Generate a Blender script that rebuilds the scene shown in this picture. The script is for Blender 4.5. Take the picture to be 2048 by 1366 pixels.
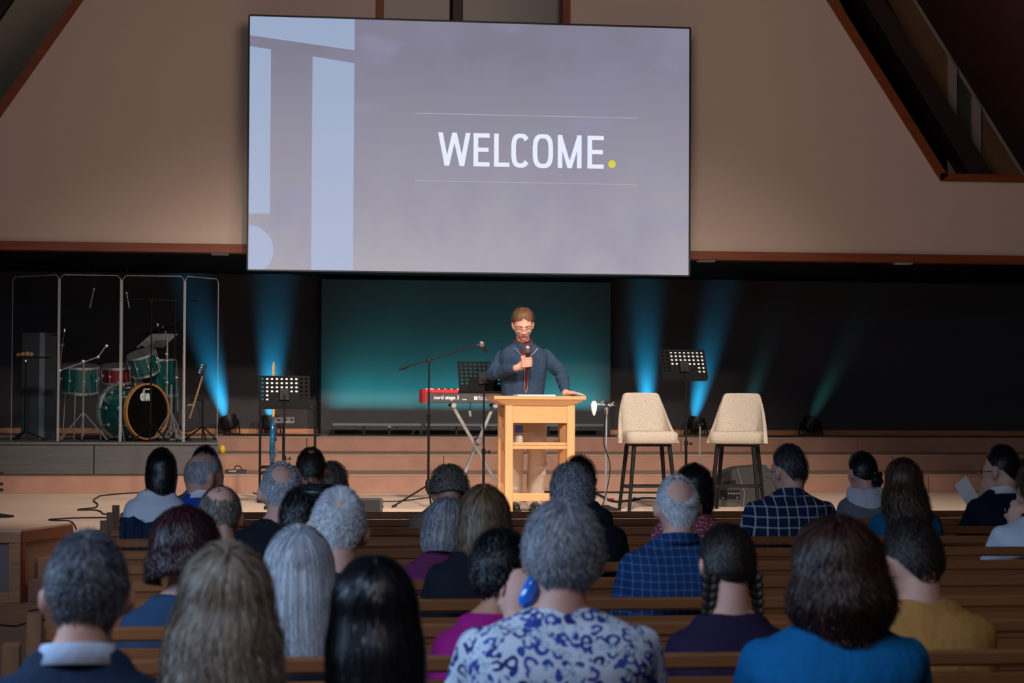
import bpy, math, random
import numpy as np
from mathutils import Vector, Matrix, Euler
R = math.radians
PI = math.pi
rnd = random.Random(7)
scn = bpy.context.scene
col = scn.collection
for o in list(bpy.data.objects): bpy.data.objects.remove(o)

# ------------------------------------------------------------------ camera
FPX = 4435.0
CAMZ = 1.58
YAW = math.atan(0.142); PITCH = math.atan(115.0/FPX); ROLL = 0.005
_f = Vector((math.sin(YAW)*math.cos(PITCH), math.cos(YAW)*math.cos(PITCH), math.sin(PITCH)))
_r0 = Vector((math.cos(YAW), -math.sin(YAW), 0))
_u0 = _r0.cross(_f)
_up = _u0*math.cos(ROLL) - _r0*math.sin(ROLL)
_rt = _r0*math.cos(ROLL) + _u0*math.sin(ROLL)
cam_d = bpy.data.cameras.new('camera'); cam = bpy.data.objects.new('camera', cam_d); col.objects.link(cam)
cam_d.sensor_width = 36.0; cam_d.lens = FPX/2048*36.0
cam_d.clip_start = .1; cam_d.clip_end = 200
m3 = Matrix((_rt, _up, -_f)).transposed()
cam.matrix_world = Matrix.Translation((0,0,CAMZ)) @ m3.to_4x4()
cam_d.dof.use_dof = True; cam_d.dof.focus_distance = 19.5; cam_d.dof.aperture_fstop = 5.6
scn.camera = cam

# ------------------------------------------------------------------ colour management, world
scn.view_settings.view_transform = 'Standard'; scn.view_settings.look = 'None'
scn.view_settings.gamma = 1; scn.view_settings.use_curve_mapping = False
scn.view_settings.exposure = 0.0
w = bpy.data.worlds.new('world'); scn.world = w; w.use_nodes = True
w.node_tree.nodes['Background'].inputs[0].default_value = (.40, .48, .62, 1)
w.node_tree.nodes['Background'].inputs[1].default_value = 0.04

def light(kind, name, loc, target, power, color, **kw):
    l = bpy.data.lights.new(name, kind); l.energy = power; l.color = color
    for k, v in kw.items(): setattr(l, k, v)
    o = bpy.data.objects.new(name, l); col.objects.link(o)
    o.location = loc
    d = Vector(target) - Vector(loc)
    o.rotation_euler = d.to_track_quat('-Z', 'Y').to_euler()
    return o
WARM = (1.0, .86, .74)
# stage wash from an assumed, unseen lighting bar over the pews
for i, (x, tx, p) in enumerate(((-1.3, 0.8, 1750), (2.4, 2.4, 2950), (8.0, 4.6, 2400))):
    light('SPOT', 'stage_wash_light', (x, 12.2, 6.6), (tx, 21.4, .9), p, WARM, spot_size=R(46), spot_blend=.8, shadow_soft_size=.18)
# added area light for soft spill of assumed, unseen hall lamps on the gable wall
light('AREA', 'hall_fill_light', (3.2, 17.5, 1.9+5.2), (3.4, 24, 2.6), 90, (1.0, .76, .62), size=3.0)
# added fill lights without fittings or windows, two blue for assumed daylight, one warm, to the left of and behind the pews
light('AREA', 'high_blue_fill_light', (-1.5, 3.0, 5.1), (2.0, 9.0, .9), 115, (.44, .67, 1.0), shape='RECTANGLE', size=3.0, size_y=1.0)  # added blue fill light from above; no clerestory window is built
light('AREA', 'side_blue_fill_light', (-3.5, 5.6, 2.7), (2.5, 7.6, 1.0), 150, (.42, .66, 1.0), shape='RECTANGLE', size=3.6, size_y=1.0)  # added blue fill for daylight assumed from the left; no side window is built
light('AREA', 'rear_fill_light', (.6, .6, 7.4), (2.0, 8.0, 1.0), 70, (1.0, .84, .74), size=2.0)  # added warm fill light from behind; no lamp is built

# added fill lights without fittings, brightening the rear gable behind the wall openings
light('AREA', 'gable_fill_light', (8.2, 24.95, 8.6), (9.2, 25.3, 4.5), 16, (1.0, .80, .62), size=.7)
light('AREA', 'gable_fill_light', (-1.6, 24.95, 7.0), (-2.6, 25.3, 4.0), 5, (1.0, .80, .62), size=.7)
# ------------------------------------------------------------------ pixel helpers (frame 2048 x 1366)
def ray(px, py):
    return (_f*FPX + _rt*(px-1024) + _up*(683-py)).normalized()
def at_Y(px, py, Y):
    d = ray(px, py); t = Y/d.y
    return Vector((d.x*t, Y, CAMZ + d.z*t))
def at_Z(px, py, z):
    d = ray(px, py); t = (z-CAMZ)/d.z
    return Vector((d.x*t, d.y*t, z))
def X_at(px, Y, py=850): return at_Y(px, py, Y).x
def Z_at(px, py, Y): return at_Y(px, py, Y).z

# ------------------------------------------------------------------ tags
def link(o, parent=None):
    col.objects.link(o)
    if parent is not None: o.parent = parent
    return o
def tag(o, label=None, cat=None, group=None, kind=None):
    if label: o['label'] = label
    if cat: o['category'] = cat
    if group: o['group'] = group
    if kind: o['kind'] = kind
    return o
def thing(name, label, cat, loc=(0,0,0), rz=0, group=None):
    o = bpy.data.objects.new(name, None); o.empty_display_size = .1; col.objects.link(o)
    o.location = loc; o.rotation_euler = (0, 0, rz)
    return tag(o, label, cat, group)
def copy_tree(o, parent=None):
    c = o.copy(); col.objects.link(c)
    if parent is not None: c.parent = parent
    for ch in list(o.children): copy_tree(ch, c)
    return c

# ------------------------------------------------------------------ materials
def s2l(c):
    return tuple(((v/255)/12.92 if v <= 10 else (((v/255)+.055)/1.055)**2.4) for v in c)
class NT:
    def __init__(s, name):
        s.m = bpy.data.materials.new(name); s.m.use_nodes = True
        s.t = s.m.node_tree; s.n = s.t.nodes; s.b = s.n['Principled BSDF']; s.out = s.n['Material Output']
    def new(s, kind, **kw):
        n = s.n.new(kind)
        for k, v in kw.items():
            if k.startswith('i_'):
                key = k[2:]; key = int(key) if key.isdigit() else key.replace('_', ' ')
                n.inputs[key].default_value = v
            else: setattr(n, k, v)
        return n
    def l(s, a, b): s.t.links.new(a, b)
    def coord(s, kind='Object', scale=(1,1,1), rot=(0,0,0)):
        tc = s.new('ShaderNodeTexCoord'); mp = s.new('ShaderNodeMapping')
        mp.inputs['Scale'].default_value = scale; mp.inputs['Rotation'].default_value = rot
        s.l(tc.outputs[kind], mp.inputs[0]); return mp.outputs[0]
    def math(s, op, a, b=None, c=None):
        n = s.new('ShaderNodeMath', operation=op)
        for i, v in enumerate((a, b, c)):
            if v is None: continue
            if isinstance(v, (int, float)): n.inputs[i].default_value = v
            else: s.l(v, n.inputs[i])
        return n.outputs[0]
    def mix(s, fac, a, b):
        n = s.new('ShaderNodeMix', data_type='RGBA')
        for i, v in ((0, fac), (6, a), (7, b)):
            if isinstance(v, (int, float)): n.inputs[i].default_value = v
            elif isinstance(v, tuple): n.inputs[i].default_value = tuple(v[:3])+(1,)
            else: s.l(v, n.inputs[i])
        return n.outputs[2]
    def noise(s, vec, scale=5, detail=3, rough=.5):
        n = s.new('ShaderNodeTexNoise'); n.inputs['Scale'].default_value = scale
        n.inputs['Detail'].default_value = detail; n.inputs['Roughness'].default_value = rough
        s.l(vec, n.inputs['Vector']); return n.outputs['Fac']
    def bump(s, h, strength=.3, dist=.01):
        n = s.new('ShaderNodeBump'); n.inputs['Strength'].default_value = strength; n.inputs['Distance'].default_value = dist
        s.l(h, n.inputs['Height']); s.l(n.outputs[0], s.b.inputs['Normal'])
MATS = {}
def mk(name, rgb, rough=.6, metal=0, var=.12, scale=6, bump=0, stretch=(1,1,1), dist=.01, spec=None, coat=0, sheen=0):
    if name in MATS: return MATS[name]
    t = NT(name); c = s2l(rgb)
    v = t.coord('Object', stretch)
    f = t.noise(v, scale, 4)
    lo = tuple(x*(1-var) for x in c); hi = tuple(min(1, x*(1+var)) for x in c)
    r = t.math('MULTIPLY_ADD', f, 2.2, -.6)
    r = t.math('MAXIMUM', r, 0.0); r = t.math('MINIMUM', r, 1.0)
    t.l(t.mix(r, lo, hi), t.b.inputs['Base Color'])
    t.b.inputs['Roughness'].default_value = rough; t.b.inputs['Metallic'].default_value = metal
    if spec is not None: t.b.inputs['Specular IOR Level'].default_value = spec
    if coat: t.b.inputs['Coat Weight'].default_value = coat
    if sheen: t.b.inputs['Sheen Weight'].default_value = sheen
    if bump: t.bump(t.noise(v, scale*6, 3), bump, dist)
    MATS[name] = t.m; return t.m
def emis(name, rgb, strength=1.0):
    if name in MATS: return MATS[name]
    t = NT(name); e = t.new('ShaderNodeEmission'); e.inputs[0].default_value = s2l(rgb)+(1,); e.inputs[1].default_value = strength
    t.l(e.outputs[0], t.out.inputs[0]); MATS[name] = t.m; return t.m
def wood(name, rgb, rough=.5, axis=0, ring=1.0, var=.25, spec=None):
    if name in MATS: return MATS[name]
    t = NT(name); c = s2l(rgb); st = [14, 14, 14]; st[axis] = .9
    v = t.coord('Object', tuple(st))
    f = t.noise(v, 2.2*ring, 5, .6)
    f2 = t.noise(t.coord('Object', (1.1, 1.1, 1.1)), 1.5, 2)
    r = t.math('MINIMUM', t.math('MAXIMUM', t.math('MULTIPLY_ADD', f, 2.6, -.8), 0.0), 1.0)
    cc = t.mix(r, tuple(x*(1-var) for x in c), tuple(min(1, x*(1+var)) for x in c))
    cc = t.mix(t.math('MULTIPLY', f2, .35), cc, tuple(x*.8 for x in c))
    t.l(cc, t.b.inputs['Base Color']); t.b.inputs['Roughness'].default_value = rough
    if spec is not None: t.b.inputs['Specular IOR Level'].default_value = spec
    t.bump(f, .12, .004)
    MATS[name] = t.m; return t.m

# ------------------------------------------------------------------ mesh builder
class MB:
    def __init__(s): s.v = []; s.f = []
    def add(s, vs, fs):
        b = len(s.v); s.v.extend([tuple(p) for p in vs]); s.f.extend([tuple(i+b for i in f) for f in fs]); return s
    def box(s, c, size, rot=None, ch=0.0):
        hx, hy, hz = size[0]/2, size[1]/2, size[2]/2
        c = Vector(c)
        if ch <= 0:
            vs = [Vector((x*hx, y*hy, z*hz)) for x in (-1,1) for y in (-1,1) for z in (-1,1)]
            fs = [(0,1,3,2),(4,6,7,5),(0,4,5,1),(2,3,7,6),(0,2,6,4),(1,5,7,3)]
        else:
            ch = min(ch, hx*.9, hy*.9, hz*.9)
            vs = []; idx = {}
            for sx in (-1,1):
                for sy in (-1,1):
                    for sz in (-1,1):
                        for k, p in enumerate(((sx*hx, sy*(hy-ch), sz*(hz-ch)), (sx*(hx-ch), sy*hy, sz*(hz-ch)), (sx*(hx-ch), sy*(hy-ch), sz*hz))):
                            idx[(sx,sy,sz,k)] = len(vs); vs.append(Vector(p))
            fs = []
            g = lambda a,b,d,k: idx[(a,b,d,k)]
            for q in (-1,1):
                fs.append((g(q,-1,-1,0), g(q,1,-1,0), g(q,1,1,0), g(q,-1,1,0)))
                fs.append((g(-1,q,-1,1), g(1,q,-1,1), g(1,q,1,1), g(-1,q,1,1)))
                fs.append((g(-1,-1,q,2), g(1,-1,q,2), g(1,1,q,2), g(-1,1,q,2)))
                for r_ in (-1,1):
                    fs.append((g(q,r_,-1,0), g(q,r_,1,0), g(q,r_,1,1), g(q,r_,-1,1)))
                    fs.append((g(q,-1,r_,0), g(q,1,r_,0), g(q,1,r_,2), g(q,-1,r_,2)))
                    fs.append((g(-1,q,r_,1), g(1,q,r_,1), g(1,q,r_,2), g(-1,q,r_,2)))
                    for w_ in (-1,1):
                        fs.append((g(q,r_,w_,0), g(q,r_,w_,1), g(q,r_,w_,2)))
            out = []
            for f in fs:
                a, b, d = vs[f[0]], vs[f[1]], vs[f[2]]
                n = (b-a).cross(d-a); cen = sum((vs[i] for i in f), Vector())/len(f)
                out.append(f if n.dot(cen) > 0 else tuple(reversed(f)))
            fs = out
        if rot is not None: vs = [rot @ p for p in vs]
        return s.add([p+c for p in vs], fs)
    def bar(s, a, b, w_, h, ch=0.0, up=(0,0,1)):
        a = Vector(a); b = Vector(b); d = b-a; L = d.length; z = d.normalized()
        u = Vector(up)
        if abs(z.dot(u)) > .98: u = Vector((0,1,0))
        x = u.cross(z).normalized(); y = z.cross(x)
        m = Matrix((x, y, z)).transposed()
        return s.box((a+b)/2, (w_, h, L), m, ch)
    def tube(s, pts, r, n=8, caps=True):
        pts = [Vector(p) for p in pts]; k = len(pts)
        rs = r if isinstance(r, (list, tuple)) else [r]*k
        t0 = (pts[1]-pts[0]).normalized(); u = Vector((0,0,1))
        if abs(t0.dot(u)) > .95: u = Vector((1,0,0))
        x = u.cross(t0).normalized(); vs = []; fs = []
        for i, p in enumerate(pts):
            t = (pts[min(i+1,k-1)]-pts[max(i-1,0)]).normalized()
            x = (x - t*x.dot(t)).normalized(); y = t.cross(x)
            for j in range(n):
                a = 2*PI*j/n; vs.append(p + (x*math.cos(a)+y*math.sin(a))*rs[i])
        for i in range(k-1):
            for j in range(n):
                fs.append((i*n+j, i*n+(j+1)%n, (i+1)*n+(j+1)%n, (i+1)*n+j))
        if caps: fs.append(tuple(reversed(range(n)))); fs.append(tuple((k-1)*n+j for j in range(n)))
        return s.add(vs, fs)
    def lathe(s, prof, c=(0,0,0), axis=(0,0,1), n=20, capa=True, capb=True):
        z = Vector(axis).normalized(); u = Vector((1,0,0)) if abs(z.x) < .9 else Vector((0,1,0))
        x = (u - z*u.dot(z)).normalized(); y = z.cross(x); c = Vector(c); vs = []; fs = []
        for (r, h) in prof:
            for j in range(n):
                a = 2*PI*j/n; vs.append(c + z*h + (x*math.cos(a)+y*math.sin(a))*r)
        k = len(prof)
        for i in range(k-1):
            for j in range(n):
                fs.append((i*n+j, i*n+(j+1)%n, (i+1)*n+(j+1)%n, (i+1)*n+j))
        if capa: fs.append(tuple(reversed(range(n))))
        if capb: fs.append(tuple((k-1)*n+j for j in range(n)))
        return s.add(vs, fs)
    def ell(s, c, r, m=None, n=14, k=9):
        c = Vector(c); vs = []; fs = []
        rx, ry, rz = r if isinstance(r, (tuple, list)) else (r, r, r)
        for i in range(1, k):
            t = PI*i/k
            for j in range(n):
                a = 2*PI*j/n; vs.append(Vector((rx*math.sin(t)*math.cos(a), ry*math.sin(t)*math.sin(a), rz*math.cos(t))))
        top = len(vs); vs.append(Vector((0,0,rz))); bot = len(vs); vs.append(Vector((0,0,-rz)))
        for i in range(k-2):
            for j in range(n):
                fs.append((i*n+j, (i+1)*n+j, (i+1)*n+(j+1)%n, i*n+(j+1)%n))
        for j in range(n):
            fs.append((top, j, (j+1)%n)); fs.append((bot, (k-2)*n+(j+1)%n, (k-2)*n+j))
        if m is not None: vs = [m @ p for p in vs]
        return s.add([p+c for p in vs], fs)
    def caps(s, a, ra, b, rb, n=12):
        a = Vector(a); b = Vector(b)
        s.tube([a, b], [ra, rb], n); s.ell(a, ra, n=n, k=7); s.ell(b, rb, n=n, k=7); return s
    def chain(s, pts, rs, n=12):
        for i in range(len(pts)-1): s.caps(pts[i], rs[i], pts[i+1], rs[i+1], n)
        return s
    def prism(s, poly, y0, y1, plane='xz'):
        n = len(poly)
        def P(p, d): return (p[0], d, p[1]) if plane == 'xz' else ((p[0], p[1], d) if plane == 'xy' else (d, p[0], p[1]))
        vs = [P(p, y0) for p in poly] + [P(p, y1) for p in poly]
        fs = [tuple(range(n)), tuple(reversed(range(n, 2*n)))] + [(i, i+n, (i+1)%n+n, (i+1)%n) for i in range(n)]
        return s.add(vs, fs)
    def loft(s, rings, close=True):
        n = len(rings[0]); vs = [p for r_ in rings for p in r_]; fs = []
        for i in range(len(rings)-1):
            for j in range(n if close else n-1):
                fs.append((i*n+j, i*n+(j+1)%n, (i+1)*n+(j+1)%n, (i+1)*n+j))
        if close: fs.append(tuple(reversed(range(n)))); fs.append(tuple((len(rings)-1)*n+j for j in range(n)))
        return s.add(vs, fs)
    def mesh(s, name, mat, smooth=True, angle=35):
        me = bpy.data.meshes.new(name); me.from_pydata(s.v, [], s.f)
        if mat: me.materials.append(mat)
        if smooth:
            me.polygons.foreach_set('use_smooth', [True]*len(me.polygons)); me.set_sharp_from_angle(angle=R(angle))
        me.update(); return me
    def build(s, name, mat, parent=None, smooth=True, angle=35, fix=True):
        me = s.mesh(name, mat, smooth, angle)
        if fix:
            import bmesh
            bm = bmesh.new(); bm.from_mesh(me); bmesh.ops.recalc_face_normals(bm, faces=bm.faces); bm.to_mesh(me); bm.free()
            if smooth: me.set_sharp_from_angle(angle=R(angle))
        return link(bpy.data.objects.new(name, me), parent)
def arc(c, r, a0, a1, n, fx=lambda a, c, r: Vector((c[0]+r*math.cos(a), c[1]+r*math.sin(a), c[2]))):
    return [fx(a0+(a1-a0)*i/n, c, r) for i in range(n+1)]
def bez(pts, n=8):
    # Catmull-Rom through the points
    P = [Vector(p) for p in pts]; P = [P[0]*2-P[1]] + P + [P[-1]*2-P[-2]]; out = []
    for i in range(1, len(P)-2):
        a, b, c, d = P[i-1], P[i], P[i+1], P[i+2]
        for k in range(n):
            t = k/n
            out.append(.5*((2*b) + (c-a)*t + (2*a-5*b+4*c-d)*t*t + (3*b-a-3*c+d)*t**3))
    out.append(P[-2]); return out
def text_mesh(name, body, x0, x1, z0, z1, y, mat, parent, depth=.004, face=-1, bold=0.0):
    c = bpy.data.curves.new(name, 'FONT'); c.body = body; c.size = 1; c.extrude = .5; c.offset = bold
    o = bpy.data.objects.new(name, c); col.objects.link(o)
    bpy.context.view_layer.update(); dg = bpy.context.evaluated_depsgraph_get()
    me = bpy.data.meshes.new_from_object(o.evaluated_get(dg)); bpy.data.objects.remove(o)
    co = np.empty(len(me.vertices)*3); me.vertices.foreach_get('co', co); co = co.reshape(-1, 3)
    mn, mx = co.min(0), co.max(0)
    out = np.empty_like(co)
    out[:,0] = x0 + (co[:,0]-mn[0])/(mx[0]-mn[0])*(x1-x0)
    out[:,2] = z0 + (co[:,1]-mn[1])/(mx[1]-mn[1])*(z1-z0)
    out[:,1] = y - (co[:,2]-mn[2])/(mx[2]-mn[2])*depth
    me.vertices.foreach_set('co', out.ravel()); me.materials.clear(); me.materials.append(mat); me.update()
    return link(bpy.data.objects.new(name, me), parent)
# ------------------------------------------------------------------ the room
HS, L1, L2, L3 = .56, .76, .945, 1.12           # stage floor and the three choir steps
YS1, YS2, YS3, YB = 23.9, 25.2, 26.6, 28.6      # faces of the steps, back wall
YF = 24.4                                       # gable wall over the stage opening
YG = 25.4                                       # rear gable seen through its openings
m_carpet = mk('carpet_beige', (182, 148, 126), .95, var=.08, scale=3, bump=.25, dist=.004, spec=.1)
m_stage = mk('stage_floor_carpet', (232, 206, 186), .9, var=.06, scale=2.0, bump=.2, dist=.003, spec=.15)
m_riser = mk('riser_carpet', (168, 130, 114), .95, var=.12, scale=4, bump=.3, dist=.004, spec=.1)
m_tread = mk('tread_carpet', (166, 140, 124), .95, var=.12, scale=2.5, bump=.3, dist=.004, spec=.1)
m_wall = mk('painted_wall', (214, 192, 178), .85, var=.03, scale=.6, spec=.2)
m_trim = wood('orange_wood_trim', (132, 66, 34), .5, spec=.3)
m_trimz = wood('orange_wood_trim_upright', (132, 66, 34), .5, axis=2, spec=.3)
m_black = mk('black_painted_wall', (84, 81, 83), .8, var=.06, scale=1.2, spec=.15)
m_soffit = mk('black_soffit', (22, 22, 26), .8, var=.1, spec=.1)
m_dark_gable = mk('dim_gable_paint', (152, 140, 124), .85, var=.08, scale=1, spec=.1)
m_beam = wood('dark_beam_wood', (44, 22, 16), .55)
m_ceil = wood('dark_ceiling_boards', (64, 36, 26), .6, axis=1, ring=.6)
m_pane_a = mk('brown_window_glass', (120, 88, 58), .35, var=.3, scale=1.2)
m_pane_b = mk('green_window_glass', (70, 74, 56), .35, var=.3, scale=1.2)
m_mull = mk('mauve_window_frame', (160, 136, 134), .6, var=.05)

mb = MB(); mb.box((3, 8.5, -.05), (30, 29, .1)); tag(mb.build('floor', m_carpet), kind='structure')
SF = at_Z(200, 1044, HS).y
mb = MB(); mb.box((1.6, (SF+YS1+.2)/2, HS/2), (23, YS1+.2-SF, HS-.002)); tag(mb.build('stage_floor', m_stage), kind='structure')
for nm, za, zb, ya, yb in (('stage_step', HS, L1, YS1, YS2), ('stage_step', L1, L2, YS2, YS3), ('stage_step', L2, L3, YS3, YB)):
    # carpeted face boards, each joint in view its own piece, and the tread on top
    root = thing(nm, None, None); del_keys = [k for k in root.keys()]
    root['kind'] = 'structure'
    xs = [-9.5, -2.1 if za < .9 else -1.0, .55+za*.8, 2.95-za*.2, 5.4+za*.5, 8.1, 12.5]
    for i in range(len(xs)-1):
        b = MB(); b.box(((xs[i]+xs[i+1])/2, ya+.01, (za+zb-.022)/2), (xs[i+1]-xs[i]-.006, .03, zb-za-.022), ch=.003)
        b.build('face_board', m_riser, root)
    b = MB(); b.box((1.5, (ya+yb)/2+.05, zb-.011), (22, yb-ya+.1, .022), ch=.004); b.build('tread', m_tread, root)
# projecting corner of the stage with orange trim and side steps
S1 = at_Z(42, 1060, HS); S2 = at_Z(143, 1047, HS); S0 = at_Z(-260, 1056, HS)
mb = MB(); mb.prism([(S0.x, S1.y), (S1.x, S1.y), (S2.x, S2.y), (S2.x, SF+.05), (S0.x, SF+.05)], HS-.03, HS+.004, 'xy')
root = thing('stage_corner', None, None); root['kind'] = 'structure'
mb.build('deck', m_stage, root)
m_ply = wood('pale_plywood', (200, 150, 112), .6)
m_panel = mk('grey_blue_carpet_panel', (150, 138, 142), .95, var=.06, scale=8, bump=.2)
m_side = mk('beige_panel', (176, 140, 112), .9, var=.06, scale=4)
b = MB(); b.box(((S0.x+S1.x)/2, S1.y+.012, HS-.058), (S1.x-S0.x, .026, .085), ch=.003); b.build('front_trim_board', m_ply, root)
b = MB(); b.box((S1.x-.045, S1.y+.012, (HS-.10)/2), (.09, .024, HS-.105), ch=.003); b.build('front_post', m_ply, root)
b = MB(); b.box(((S0.x+S1.x-.09)/2, S1.y+.012, .045), (S1.x-.09-S0.x, .024, .09), ch=.003); b.build('base_board', m_ply, root)
b = MB(); b.box(((S0.x+S1.x-.09)/2, S1.y+.03, HS/2-.01), (S1.x-.09-S0.x, .02, HS-.2)); b.build('panel', m_panel, root)
dv = (S2-S1).normalized(); nv = Vector((dv.y, -dv.x, 0))
rotm = Matrix((dv, Vector((0,0,1)).cross(dv), Vector((0,0,1)))).transposed(); L = (S2-S1).length
def side_box(name, u0, u1, z0, z1, off, th, m):
    b = MB(); c = S1 + dv*((u0+u1)/2) + nv*off; b.box((c.x, c.y, (z0+z1)/2), (u1-u0, th, z1-z0), rotm, ch=.003); b.build(name, m, root)
side_box('side_trim_board', 0, L, HS-.10, HS-.012, .0, .026, m_trim)
side_box('side_post', 0, .055, 0, HS-.10, .0, .026, m_trimz)
side_box('side_panel', .055, L, 0, HS-.10, -.03, .02, m_side)
side_box('side_step', .13, L+.1, 0, .17, .22, .44, m_riser)
side_box('side_step', .30, L+.1, .17, .33, .12, .24, m_riser)

# gable wall over the opening
zb = Z_at(1380, 502, YF)                   # lower edge of the paint = top of the wood trim
def P(px, py, Y=YF):
    p = at_Y(px, py, Y); return (p.x, p.z)
pr = P(1880, 362); pr_up = P(1652, 0); pl = P(0, 237); pl_up = P(168, 0)
def ext(a, b, z):  # point of the line a-b at height z
    t = (z-a[1])/(b[1]-a[1]); return (a[0]+(b[0]-a[0])*t, z)
ztop = 9.5
zo = pr[1]
cl = P(752, 20)[0]; cr = P(1140, 20)[0]; zc = P(900, 230)[1]
poly = [(-9, zb), (12.5, zb), (12.5, zo), pr, ext(pr, pr_up, ztop), (cr, ztop), (cr, zc), (cl, zc), (cl, ztop), ext(pl, pl_up, ztop), ext(pl, pl_up, zo), (-9, zo)]
mb = MB(); mb.prism(poly, YF, YF+.18); tag(mb.build('wall_front', m_wall, smooth=False), kind='structure')
tw = .095
def tr(name, a, b, wd, m, y0=YF-.03, y1=YF+.2):
    a = Vector((a[0], 0, a[1])); b = Vector((b[0], 0, b[1])); d = (b-a).normalized(); n = Vector((d.z, 0, -d.x))
    q = [a, b, b+n*wd, a+n*wd]
    k = MB(); k.prism([(p.x, p.z) for p in q], y0, y1); return tag(k.build(name, m, smooth=False), kind='structure')
tr('trim_1', (-9, zb), (12.5, zb), tw, m_trim, YF-.035, YF+.2)                     # under the paint
tr('trim_2', pr, (12.5, zo), -tw*.9, m_trim)
tr('trim_3', pr, ext(pr, pr_up, ztop), tw*1.1, m_trim)
tr('trim_4', ext(pl, pl_up, zo), ext(pl, pl_up, ztop), -tw*1.0, m_trim)
tr('trim_5', (cl, zc), (cl, ztop), tw*.9, m_trimz)
tr('trim_6', (cr, zc), (cr, ztop), -tw*.9, m_trimz)
cm0 = P(905, 20)[0]; cm1 = P(926, 20)[0]
wr = thing('window_1', None, None); wr['kind'] = 'structure'
b = MB(); b.box(((cm0+cm1)/2+.02, YF+.22, (zc+ztop)/2), (cm1-cm0, .12, ztop-zc), ch=.006); b.build('mullion', m_beam, wr)
m_cpane = mk('grey_centre_glass', (112, 108, 104), .3, var=.1, scale=1)
b = MB(); b.box(((cl+cm0)/2, YF+.3, (zc+ztop)/2), (cm0-cl, .02, ztop-zc)); b.build('pane', m_cpane, wr)
b = MB(); b.box(((cr+cm1)/2, YF+.3, (zc+ztop)/2), (cr-cm1, .02, ztop-zc)); b.build('pane', m_cpane, wr)

# black recess behind the stage
zs = zb - tw
mb = MB(); mb.box((1.6, YB+.06, 1.6), (21.5, .12, 3.6)); tag(mb.build('wall_back', m_black), kind='structure')
mb = MB(); mb.box((1.6, (YF+.2+YB)/2, zs+.05), (21.5, YB-YF-.2, .1)); tag(mb.build('ceiling_recess', m_soffit), kind='structure')
xr = at_Y(2030, 700, YB).x
mb = MB(); mb.box((xr+.6, (YF+YB)/2+.4, 1.9), (.1, YB-YF-.8, 2.6)); tag(mb.build('wall_right', m_black), kind='structure')
mb = MB(); mb.box((-8.6, (YF+YB)/2, 1.9), (.1, YB-YF, 3.0)); tag(mb.build('wall_left', m_black), kind='structure')
mb = MB(); mb.box((1.5, YB-.012, L3+.032), (21, .024, .066), ch=.004); tag(mb.build('baseboard_back', wood('honey_baseboard', (226, 150, 100), .4)), kind='structure')

# rear gable, ceiling slopes
def G(px, py): return P(px, py, YG)
ra, rb_ = G(1832, 0), G(2048, 345); la, lb = G(40, 0), G(0, 60)
zap = ra[1] + (ra[0]-la[0])/2 * abs((rb_[1]-ra[1])/(rb_[0]-ra[0]))
sl = abs((rb_[1]-ra[1])/(rb_[0]-ra[0]))
xm = (ra[0]+la[0])/2
zlow = 1.2
xR = ra[0] + (ra[1]-zlow)/sl; xL = la[0] - (la[1]-zlow)/sl
mb = MB(); mb.prism([(xL, zs+.1), (xR, zs+.1), (xR, zlow+1.2), (xm, zap), (xL, zlow+1.2)][0:2] + [ext(ra, rb_, zs+.1), (xm, zap), ext(la, (la[0]-1, la[1]-sl), zs+.1)], YG, YG+.15)
tag(mb.build('wall_gable', m_dark_gable, smooth=False), kind='structure')
for nm, xa, xb in (('ceiling', xm, xR), ('ceiling', xm, xL)):
    k = MB(); n = Vector((sl, 0, 1)).normalized()*.12; sx = 1 if xb > xm else -1
    q = [(xm, zap), (xb, zlow), (xb+n.x*sx, zlow+n.z), (xm, zap+n.z*1.6)]
    k.prism(q, -3.0, YG+.1); tag(k.build(nm, m_ceil, smooth=False), kind='structure')
def gtr(name, a, b, c, d, m, y0, y1, parent=None, kind='structure'):
    k = MB(); k.prism([a, b, c, d], y0, y1); o = k.build(name, m, parent, smooth=False)
    if parent is None: tag(o, kind=kind)
    return o
up = lambda a, b: ext(a, b, ztop+2)
# diagonal beam and raked window on the right
b0, b1 = G(1694, 0), G(1905, 347); c0, c1 = G(1735, 0), G(1950, 347)
lowz = G(1950, 420)[1]
gtr('trim_beam', ext(b0, b1, lowz), up(b1, b0), up(c1, c0), ext(c0, c1, lowz), m_beam, YG-.5, YG-.1)
wn = thing('window_2', None, None); wn['kind'] = 'structure'
e0, e1 = G(1820, 0), G(2036, 347)
gtr('raked_rail', ext(e0, e1, lowz), up(e1, e0), up(rb_, ra), ext(ra, rb_, lowz), m_mull, YG-.12, YG, wn)
def vx(px, py): return G(px, py)[0]
x1, x2, x3, x4 = vx(1891, 200), vx(1908, 200), vx(1939, 270), vx(1956, 270)
zrk = lambda x: e0[1] - (x-e0[0])*sl
for xa, xb in ((x1, x2), (x3, x4)):
    gtr('mullion', (xa, lowz), (xb, lowz), (xb, zrk(xb)), (xa, zrk(xa)), m_mull, YG-.10, YG, wn)
xc = lambda z: ext(c0, c1, z)[0]
gtr('pane', (xc(lowz), lowz), (x1, lowz), (x1, zrk(x1)), (xc(ztop), ztop), m_pane_a, YG-.04, YG-.02, wn)
k = MB(); k.prism([(xc(lowz), lowz), (x1, lowz), (x1, zrk(x1)), ext(e0, e1, ztop), (xc(ztop), ztop)], YG-.045, YG-.02); 
bpy.data.objects.remove(wn.children[-1]); k.build('pane', m_pane_a, wn, smooth=False)
gtr('pane', (x2, lowz), (x3, lowz), (x3, zrk(x3)), (x2, zrk(x2)), m_pane_b, YG-.045, YG-.02, wn)
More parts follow.
